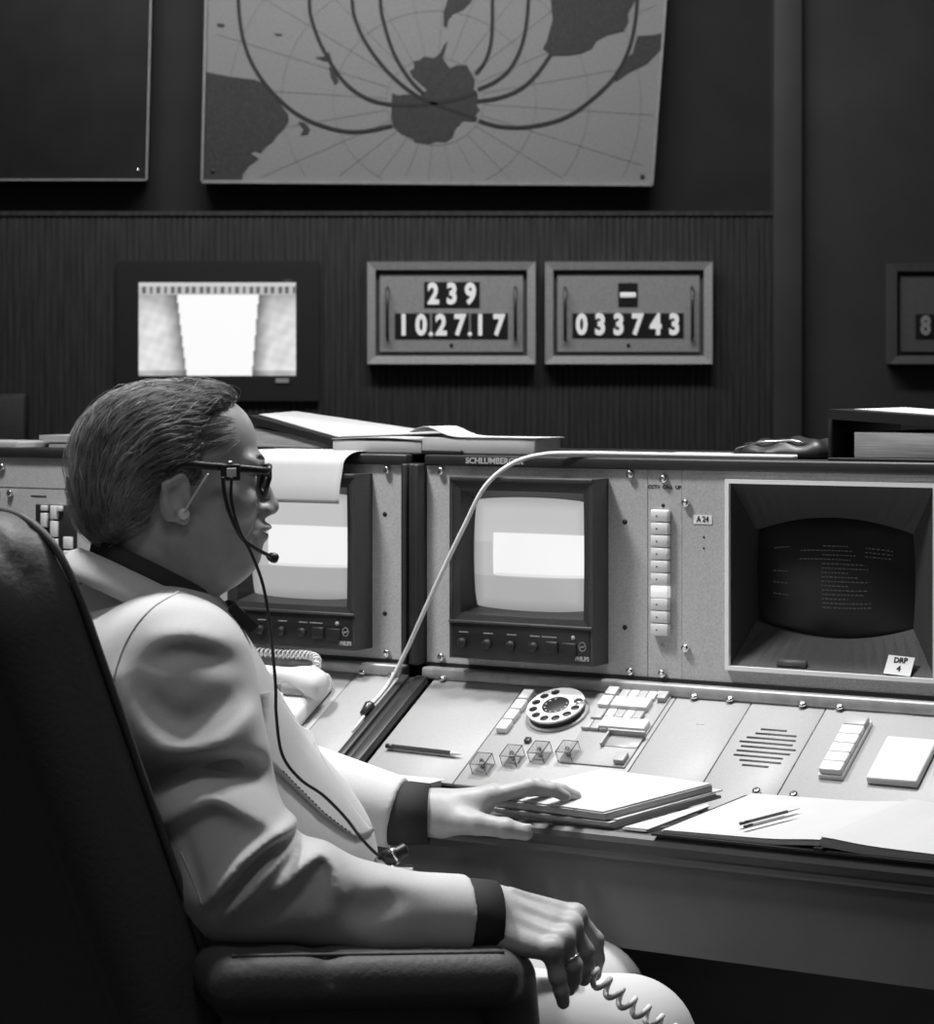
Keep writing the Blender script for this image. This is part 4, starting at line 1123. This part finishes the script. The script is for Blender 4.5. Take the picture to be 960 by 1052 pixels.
MB().tube(hpath([(238, 490, 2.610), (238, 515, 2.612), (246, 545, 2.622), (258, 568, 2.634), (270, 600, 2.64), (277, 640, 2.63), (283, 700, 2.605), (284, 735, 2.595), (290, 775, 2.585), (308, 800, 2.59), (332, 817, 2.60), (355, 840, 2.61), (372, 862, 2.60), (388, 878, 2.60), (400, 882, 2.60)]), .0019, 8).build('cable', 'headset', hs)
MB().tube(hpath([(189, 527, 2.628), (199, 510, 2.624), (208, 496, 2.620), (214, 487, 2.616)]), .0013, 8).build('acoustic_tube', 'clear', hs)
MB().lathe([(.003, -.003), (.0062, -.001), (.0062, .003), (.003, .0045)], 16, Matrix.Translation(rel(pw(189, 528, 2.632), hs)) @ Matrix.Rotation(PI/2, 4, 'X')).build('ear_tip', 'phone', hs)
cn = Vector(rel(pw(404, 879, 2.60), hs)); dr = Vector((.9, .2, .45)).to_track_quat('Z', 'Y').to_matrix().to_4x4()
pg = MB().lathe([(.006, -.012), (.010, -.010), (.010, .004), (.0075, .006), (.0075, .016), (.004, .018)], 16, Matrix.Translation(cn) @ dr).build('connector', 'headset', hs)
MB().lathe([(.0080, -.002), (.0105, 0), (.0105, .002), (.0080, .003)], 16, Matrix.Translation(cn) @ dr).build('connector_ring', 'chrome', pg)
MB().tube([tuple(cn+Vector(p)) for p in ((-.02, 0, -.004), (0, -.006, -.012), (.022, -.004, -.012))], .0035, 8).build('clip_spring', 'chrome', pg)

# ================================================================ chair
tc = math.radians(38); CFw = Vector((math.cos(tc), math.sin(tc), 0)); CLf = Vector((-math.sin(tc), math.cos(tc), 0))
ch0 = Vector((-.27, 2.73, 0))
ch = thing('office_chair', 'high-backed black leather swivel armchair the man sits in', 'chair', ch0, tc)
# chair coordinates: x forward, y left, z up
rcl = math.radians(21); BA = np.array([[math.cos(rcl), 0, math.sin(rcl)], [0, 1, 0], [-math.sin(rcl), 0, math.cos(rcl)]])   # thickness, width, height axes
def wc(p): d_ = Vector(p)-ch0; return np.array((d_.dot(CFw), d_.dot(CLf), d_.z))
edge_lo = wc(pw(218, 955, 2.43)); edge_hi = wc(pw(83, 575, 2.43))
hw_ = .275; bc = (edge_lo+edge_hi)/2; bc = np.array((bc[0]-.030, bc[1]+hw_, bc[2]-.078))
bk = Field()
def backshape(P):                                            # slab with big corner radii and soft edges
    q_ = (P-(bc-BA[2]*.105))@BA.T; rr = .105
    a = np.abs(q_[:, 1:])-np.array((hw_-rr, .435-rr)); d2 = np.linalg.norm(np.maximum(a, 0), axis=1)+np.minimum(a.max(1), 0)-rr
    e = np.stack([d2+.045, np.abs(q_[:, 0])-.060+.045], -1)
    return np.linalg.norm(np.maximum(e, 0), axis=1)+np.minimum(e.max(1), 0)-.045
bk.add(backshape, bc-BA[2]*.105, .55, .01)
def grooves(P):
    q_ = (P-bc)@BA.T; m = np.exp(-((np.abs(q_[:, 1])-(hw_-.05))/.004)**2)*(np.abs(q_[:, 0]) > .03)
    return -.004*m+.006*np.exp(-((np.abs(q_[:, 2]-.31))/.03)**2)*(q_[:, 0] > 0)
bk.add(grooves, bc, .6, 0, 'd')
link('backrest', bk.mesh('backrest', bc-.62, bc+.45, .008), 'leather', ch)
pp = [bc+BA[0]*.042+BA[1]*(-hw_+.004)*1.0+BA[2]*t for t in np.linspace(-.44, .225, 14)]+[bc+BA[0]*.042+BA[1]*(-hw_+.009)+BA[2]*.262]
pp += [bc+BA[0]*.042+BA[1]*(-hw_+.026)+BA[2]*.296, bc+BA[0]*.042+BA[1]*(-hw_+.066)+BA[2]*.320]+[bc+BA[0]*.042+BA[1]*y+BA[2]*.327 for y in (-.15, -.05, .05, .15)]
MB().tube([tuple(p) for p in smooth_path(pp, 3)], .0045, 8).build('piping', 'leather', ch)
st_ = Field(); st_.box((.02, 0, .40), (.27, .25, .065), .045, np.eye(3), .01)
link('seat', st_.mesh('seat', (-.4, -.4, .25), (.42, .4, .55), .009), 'leather', ch)
MB().rbox(-.22, .22, -.22, .22, .30, .345, .02).build('seat_pan', 'black', ch)
def arm(side):
    a0_, a1_ = wc(pw(243, 1006, 2.45)), wc(pw(503, 1001, 2.555))
    sg = 1 if side < 0 else -1
    f = Field(); A = np.array((a0_[0]-.02, sg*a0_[1], a0_[2]+.005)); B = np.array((a1_[0]+.0, sg*a1_[1], a1_[2]+.002))
    ax = (B-A)/np.linalg.norm(B-A); sd = np.cross((0, 0, 1), ax); sd /= np.linalg.norm(sd); up = np.cross(ax, sd)
    c = (A+B)/2; f.box(c, (np.linalg.norm(B-A)/2+.02, .056, .030), .027, np.stack([ax, sd, up]), .02)
    f.rc(B+(.025, 0, -.010), B+(.040, 0, -.13), .032, .030, .03); f.rc(B+(.040, 0, -.13), B+(.02, 0, -.28), .030, .026, .02)
    f.rc(A+(.03, 0, -.02), A+(.06, 0, -.26), .026, .026, .03); f.rc(A+(.06, 0, -.26), B+(.02, 0, -.28), .026, .026, .02)
    f.add(lambda P: .0035*np.exp(-(((P-c)@ax+.05)/.012)**2)*(-1)*((P-c)@up > 0), c, .4, 0, 'd')
    lo_ = np.minimum(A, B)-.12; lo_[2] -= .3; hi_ = np.maximum(A, B)+.12
    ob = link('armrest', f.mesh('armrest', lo_, hi_, .0055), 'leather', ch); smooth_mesh(ob.data, 1)
    pth = [A+ax*t-sd*(-.043 if side < 0 else .043)*(-1)*.0+up*.0295-sd*.034*(1 if side < 0 else -1)*1 for t in np.linspace(.0, np.linalg.norm(B-A), 8)]
    MB().tube([tuple(p) for p in pth], .0025, 6).build('armrest_seam', 'leather', ch)
arm(-1); arm(1)
for sg in (-1, 1):                                           # closed leather side panels under the armrests
    a0_, a1_ = wc(pw(240, 1015, 2.47)), wc(pw(515, 1000, 2.585)); yy = [(-sg)*q_[1] for q_ in (a0_, a1_)]
    pts = [(a0_[0]-.01, yy[0]), (a1_[0]+.02, yy[1])]; n_ = Vector((-(pts[1][1]-pts[0][1]), pts[1][0]-pts[0][0], 0)).normalized()*.016
    quad_ = [(pts[0][0]-n_.x, pts[0][1]-n_.y), (pts[1][0]-n_.x, pts[1][1]-n_.y), (pts[1][0]+n_.x, pts[1][1]+n_.y), (pts[0][0]+n_.x, pts[0][1]+n_.y)]
    MB().prism(quad_, a0_[2]-.27, a0_[2]-.005).build('arm_panel', 'leather', ch)
MB().lathe([(.05, .09), (.05, .12), (.03, .13), (.03, .31)], 20).build('column', 'steel', ch)
for k in range(5):
    a = k*2*PI/5+.3; cs, sn = math.cos(a), math.sin(a)
    MB().tube([(0, 0, .105), (.15*cs, .15*sn, .095), (.30*cs, .30*sn, .068)], [.03, .024, .018], 10).build('base_leg', 'steel', ch)
    MB().lathe([(.018, -.011), (.028, -.009), (.028, .009), (.018, .011)], 16, Matrix.Translation((.30*cs, .30*sn, .028)) @ Matrix.Rotation(PI/2, 4, 'X')).build('caster', 'black', ch)

# ================================================================ things on the desk
def cthing(name, label, cat, u, v, z, rz=0, group=None): return thing(name, label, cat, cw(u, v, z), -AZ+rz, group)
def paper_quad(name, label, pts, z0, z1, m='paper', cat='papers', group=None, curl=.0):       # pts in console coordinates, stack from z0 to z1
    c = np.mean(np.array(pts), axis=0); t = cthing(name, label, cat, c[0], c[1], z0, 0, group)
    return t, [(u-c[0], v-c[1]) for u, v in pts]
def stack(name, label, pts, z0, layers, cat='papers', group=None, tilt=0):
    if tilt: z0 += tilt*(np.mean([p[1] for p in pts])-min(p[1] for p in pts))
    t, P2 = paper_quad(name, label, pts, z0, None, cat=cat)
    t.rotation_euler = (math.atan(tilt), 0, -AZ)
    z = 0; rg_ = random.Random(len(label))
    for h, m, dx, dy, rot in layers:
        Mx = Matrix.Translation((dx, dy, 0)) @ Matrix.Rotation(rot, 4, 'Z')
        MB().prism(P2, z, z+h-.0004, Mx).build('sheet_block' if h > .003 else 'sheet', m, t); z += h
    return t
stack('paper_stack', 'thick stack of white papers under the man\'s left hand', [(.325, -.383), (.506, -.394), (.598, -.262), (.430, -.248)], .7358,
      [(.004, 'paper2', .010, .004, .02), (.005, 'pages', .006, -.002, .01), (.002, 'paper', .012, .006, .03), (.009, 'pages', 0, 0, 0), (.002, 'paper', -.002, .002, -.01)], tilt=.2)
stack('paper_sheaf', 'loose white papers on desk just right of the thick stack', [(.528, -.392), (.562, -.392), (.606, -.296), (.599, -.288)], .7358,
      [(.0022, 'paper2', 0, 0, 0), (.0018, 'paper', .002, .002, .01)], tilt=.2)
# open notebook on the right
nb = cthing('open_notebook', 'open white notebook with curved pages at front of right desk', 'notebook', .803, -.325, .7358+.2*.075)
nb.rotation_euler = (math.atan(.2), 0, -AZ)
def leaf(x0, x1, hump, dz, yo=0, sk=.06):
    def fn(a, b):
        x = x0+(x1-x0)*a; k = 1-abs(a if x1 < x0 else a)
        return (x+sk*b, -.075+yo+.15*b, .008+dz+hump*math.exp(-(a*5)**2)*(1-.0*b)-.004*a)
    return fn
MB().prism([(-.227, -.080), (.225, -.080), (.287, .078), (-.165, .078)], 0, .003).build('cover', 'black', nb)
mbk = MB(); mbk.sheet(leaf(-.001, -.215, .004, .002), 14, 2, .006); mbk.build('page_block', 'paper', nb)
mbk = MB(); mbk.sheet(leaf(.001, .215, .004, .006), 14, 2, .011); mbk.build('page_block', 'pages', nb)
mbk = MB(); mbk.sheet(leaf(.001, .213, .0045, .0075), 14, 2, .0008); mbk.build('page', 'paper', nb)
mbk = MB(); mbk.sheet(leaf(-.001, -.213, .0045, .0035), 14, 2, .0008); mbk.build('page', 'paper', nb)
MB().prism([(-.008, -.080), (.004, -.080), (.066, .078), (.054, .078)], .003, .007).build('spine', 'black', nb)
stack('writing_pad', 'white writing pad lying on right end of the desk', [(1.04, -.375), (1.28, -.375), (1.28, -.235), (1.04, -.235)], .7355, [(.006, 'pages', 0, 0, 0), (.001, 'paper', 0, 0, 0)])
def pencil(label, p0, p1, m, r=.0032, name='pencil', group=None):
    a, b = Vector(cw(*p0)), Vector(cw(*p1)); t = thing(name, label, name, a, 0, group); d_ = (b-a); L = d_.length
    Mx = d_.to_track_quat('Z', 'Y').to_matrix().to_4x4()
    MB().lathe([(r, 0), (r, L-.018)], 6, Mx, False).build('barrel', m, t); MB().lathe([(r, L-.018), (.0006, L)], 8, Mx).build('point', 'phone', t)
    MB().lathe([(r*1.05, -.008), (r*1.05, .004)], 10, Mx).build('end_cap', 'steel', t)
pencil('dark pencil lying upper on the open notebook', (.691, -.371, .7575), (.739, -.310, .7700), 'edgevinyl', .0020)
pencil('pale pencil lying lower on the open notebook', (.700, -.379, .7560), (.742, -.327, .7665), 'keygrey', .0018)
zsl = lambda v: .866+.54*v
pencil('dark ballpoint pen on sloping panel below the black divider', (.046, -.180, zsl(-.180)+.009), (.168, -.183, zsl(-.183)+.009), 'steel', .0036, 'pen')
# papers on the left desk
stack('paper_pile', 'pile of white papers on left desk behind the man\'s forearm', [(-.30, -.375), (.16, -.375), (.168, -.240), (-.29, -.240)], .7355, [(.012, 'pages', 0, 0, 0), (.001, 'paper', .004, .004, .01)])
stack('document_sheet', 'single white sheet on desk left of the man\'s left hand', [(.19, -.36), (.32, -.37), (.33, -.24), (.20, -.235)], .7355, [(.0015, 'paper', 0, 0, 0)])
# telephone
ph_ = cthing('telephone', 'white desk telephone with coiled cord on left sloping panel', 'telephone', -.215, -.13, zsl(-.13)+.002)
Mt = Matrix.Rotation(TH, 4, 'X')
MB().rbox(-.085, .085, -.085, .085, .000, .034, .012, Mt, 3).build('base', 'phone', ph_)
def hand_(t): return (-.0+.10*(2*t-1), .035, .055-.018*(2*t-1)**2)
hd = MB().tube([tuple(Mt @ Vector(hand_(k/14))) for k in range(15)], [.020, .024, .024, .020, .015, .013, .0125, .0125, .0125, .013, .015, .020, .024, .024, .020], 14).build('handset', 'phone', ph_)
MB().rbox(.035, .080, .010, .062, .030, .052, .008, Mt).build('cradle', 'phonegrey', ph_); MB().rbox(-.080, -.035, .010, .062, .030, .052, .008, Mt).build('cradle', 'phonegrey', ph_)
MB().rbox(-.055, .055, -.075, -.005, .034, .040, .003, Mt).build('key_plate', 'key', ph_)
def coil(pts, r, wire, pitch, n=10, sub=16):
    P = smooth_path(pts, 24); out = []; s = 0; up = Vector((0, 0, 1))
    for i in range(len(P)-1):
        t = (P[i+1]-P[i]); L = t.length; t.normalize(); up = (up-t*up.dot(t)).normalized(); sd = t.cross(up); m = max(1, int(L/pitch*sub))
        for k in range(m):
            a = 2*PI*(s+L*k/m)/pitch; out.append(P[i].lerp(P[i+1], k/m)+(sd*math.cos(a)+up*math.sin(a))*r)
        s += L
    return MB().tube(out, wire, 6)
def cl2(u, v, z): d_ = cw(u, v, z)-ph_.location; return tuple(Matrix.Rotation(AZ, 3, 'Z') @ d_)
coil([cl2(-.152, -.085, .868), cl2(-.155, -.075, .880), cl2(-.180, -.06, .886), cl2(-.24, -.055, .884), cl2(-.32, -.055, .884), cl2(-.40, -.06, .870), cl2(-.44, -.08, .835)], .0058, .0017, .0085).build('coiled_cord', 'cable', ph_)
MB().tube([cl2(-.152, -.085, .868), cl2(-.150, -.09, .845), cl2(-.148, -.10, .818)], .0055, 10).build('cord_boot', 'phone', ph_)

# ================================================================ things on top of the consoles
TZ = 1.2003
def slab(top, zs, th_, Mx=None):                             # four corners with their own heights
    return MB().add([(x, y, z-th_) for (x, y), z in zip(top, zs)]+[(x, y, z) for (x, y), z in zip(top, zs)], [(3, 2, 1, 0), (4, 5, 6, 7), (0, 1, 5, 4), (1, 2, 6, 5), (2, 3, 7, 6), (3, 0, 4, 7)], Mx)
b = cthing('ring_binder', 'black ring binder with tilted lid and white sheet behind the man\'s forehead', 'binder', -.302, .20, TZ)
cn_ = [(-.120, -.085), (.062, -.105), (.150, .085), (-.170, .115)]
slab(cn_, [.004]*4, .004).build('lower_cover', 'binder', b)
slab([(x*.95, y*.95) for x, y in cn_], [.040, .0135, .018, .042], .036).build('page_block', 'pages', b) if False else MB().add([(x*.95, y*.95, .0042) for x, y in cn_]+[(x*.95, y*.95, z) for (x, y), z in zip(cn_, (.036, .0150, .021, .042))], [(3, 2, 1, 0), (4, 5, 6, 7), (0, 1, 5, 4), (1, 2, 6, 5), (2, 3, 7, 6), (3, 0, 4, 7)]).build('page_block', 'pages', b)
slab(cn_, [.056, .0195, .0255, .060], .012).build('upper_cover', 'binder', b)
slab([(-.108, -.070), (.060, -.086), (.155, .088), (-.160, .113)], [.0582, .0225, .0272, .0615], .0012).build('loose_sheet', 'paper', b)
b2 = cthing('ring_binder', 'large black ring binder standing on console top at right edge', 'binder', .815, .15, TZ)
MB().rbox(-.165, .165, -.14, .14, 0, .004, .001).build('lower_cover', 'binder', b2)
MB().rbox(-.128, .158, -.134, .134, .0042, .040, .001).build('page_block', 'pages', b2)
MB().rbox(-.165, -.158, -.14, .14, .0042, .066, .002).build('spine', 'binder', b2)
slab([(-.165, -.14), (.165, -.14), (.165, .14), (-.165, .14)], [.072, .052, .052, .072], .014).build('upper_cover', 'binder', b2)
slab([(-.135, -.115), (.16, -.134), (.16, .134), (-.15, .134)], [.0722, .0540, .0540, .0730], .0012).build('loose_sheet', 'paper', b2)
# open booklet between binder and cable
ob = cthing('open_booklet', 'open white booklet with raised page on console top above divider', 'booklet', -.015, .075, TZ)
MB().rbox(-.165, .0, -.07, .012, 0, .020, .002).build('page_block', 'paper2', ob); MB().rbox(.0, .20, -.07, .012, 0, .026, .003).build('page_block', 'paper2', ob)
MB().sheet(lambda a, b: (-.165+.165*a, -.072+.086*b, .022+.003*math.sin(a*PI)), 8, 2, .0012).build('page', 'paper', ob)
MB().sheet(lambda a, b: (-.02+.225*a, -.072+.086*b, .027+.016*math.exp(-((a-.12)/.14)**2)), 20, 2, .0012).build('page', 'paper', ob)
MB().rbox(.005, .075, -.079, -.055, .0, .006, .001).build('clip_strip', 'black', ob)
# paper hanging over the left monitor
hg = cthing('printout', 'white paper printout hanging over top of the monitor by the man\'s face', 'paper', -.205, -.02, TZ)
def hang(a, b):                                              # b from back of the top to the hanging hem
    L = b*.19
    if L < .075: y, z = .085-L, .0035
    elif L < .12: t = (L-.075)/.045; y, z = .010-.05*math.sin(t*PI/2)-.0, .0035-.022*(1-math.cos(t*PI/2))
    else: t = (L-.12)/.07; y, z = -.040-.012*math.sin(t*1.5), -.0185-t*.058
    return (-.112+.20*a, y-.002*math.sin(a*3), z)
MB().grid(hang, 14, 24).build('sheet', 'paper', hg)
sm = hg.children[0].modifiers.new('thickness', 'SOLIDIFY'); sm.thickness = .0008
# cable over the console
cbl = cthing('white_cable', 'thin white cable running over console top and down past the monitor', 'cable', .10, -.02, 1.2)
def crel(u, v, z): d_ = cw(u, v, z)-cbl.location; return tuple(Matrix.Rotation(AZ, 3, 'Z') @ d_)
pth = [crel(.60, .02, 1.204), (crel(.50, .005, 1.2045)), crel(.38, .0, 1.205), crel(.27, -.012, 1.2055), crel(.215, -.03, 1.203), crel(.175, -.05, 1.189), crel(.138, -.065, 1.155), crel(.105, -.07, 1.095), crel(.065, -.072, 1.02), crel(.030, -.07, .955), crel(-.004, -.06, .900), crel(-.028, -.07, .852), crel(-.037, -.11, .822)]
MB().tube(smooth_path(pth, 8), .0034, 8).build('cord', 'cable', cbl)
MB().lathe([(.004, -.016), (.0085, -.012), (.0085, .006), (.005, .010)], 12, Matrix.Translation(crel(-.037, -.112, .820)) @ Vector((.2, .55, .8)).to_track_quat('Z', 'Y').to_matrix().to_4x4()).build('plug', 'steel', cbl)
MB().tube([crel(-.038, -.118, .812), crel(-.036, -.158, .790)], [.0028, .0016], 8).build('plug_tip', 'cable', cbl)
pth = [crel(.56, .027, 1.204), crel(.44, .018, 1.2045), crel(.32, .012, 1.205), crel(.235, .005, 1.2045)]
MB().tube(smooth_path(pth, 8), .003, 8).build('second_cord', 'cable', cbl)
# flat papers and black pouch
stack('flat_papers', 'flat white papers on console top under the cable end', [(.36, .04), (.455, .04), (.44, .14), (.35, .14)], TZ, [(.003, 'paper2', 0, 0, 0), (.002, 'paper', .008, .01, .05)])
po = cthing('pouch', 'shiny black plastic pouch on console top beside right binder', 'pouch', .560, .088, TZ)
pf = Field(); pf.ell((0, 0, .006), (.085, .05, .022), .01); pf.ell((.035, .0, .012), (.045, .04, .016), .01)
pf.add(lambda P: .0035*np.sin(P[:, 0]*120+P[:, 1]*60)*np.sin(P[:, 1]*90+1), (0, 0, 0), None, 0, 'd'); pf.add(lambda P: .0005-P[:, 2], (0, 0, 0), None, .002, 'i')
link('bag', pf.mesh('bag', (-.12, -.09, -.02), (.12, .09, .05), .004), 'binder', po)
MB().tube([(-.07, -.03, .014), (-.03, -.035, .024), (.02, -.036, .026), (.06, -.03, .018)], .0022, 6).build('zip', 'chrome', po)
# papers at far left
stack('curled_papers', 'white papers on console top at far left edge', [(-1.05, .02), (-.83, .0), (-.80, .13), (-1.02, .15)], TZ, [(.006, 'paper2', 0, 0, 0), (.003, 'paper', .0, .01, -.03)])
stack('report_pile', 'small pile of reports on console top behind the man\'s head', [(-.80, .04), (-.62, .04), (-.62, .19), (-.80, .19)], TZ, [(.006, 'pages', .01, 0, 0), (.003, 'black', .012, 0, 0), (.004, 'paper', -.004, 0, .01), (.008, 'paper2', -.012, 0, -.01)])
# coiled cord on the knee
kc = thing('coiled_cord', 'thick pale coiled cord lying over the man\'s knee', 'cord', pw(640, 1035, 2.64))
kp = [Vector(p)-kc.location for p in (pw(606, 1000, 2.60), pw(622, 1012, 2.603), pw(645, 1030, 2.606), pw(670, 1046, 2.61), pw(705, 1075, 2.615), pw(722, 1130, 2.63))]
coil(kp, .0088, .0034, .0185).build('coil', 'cable', kc)
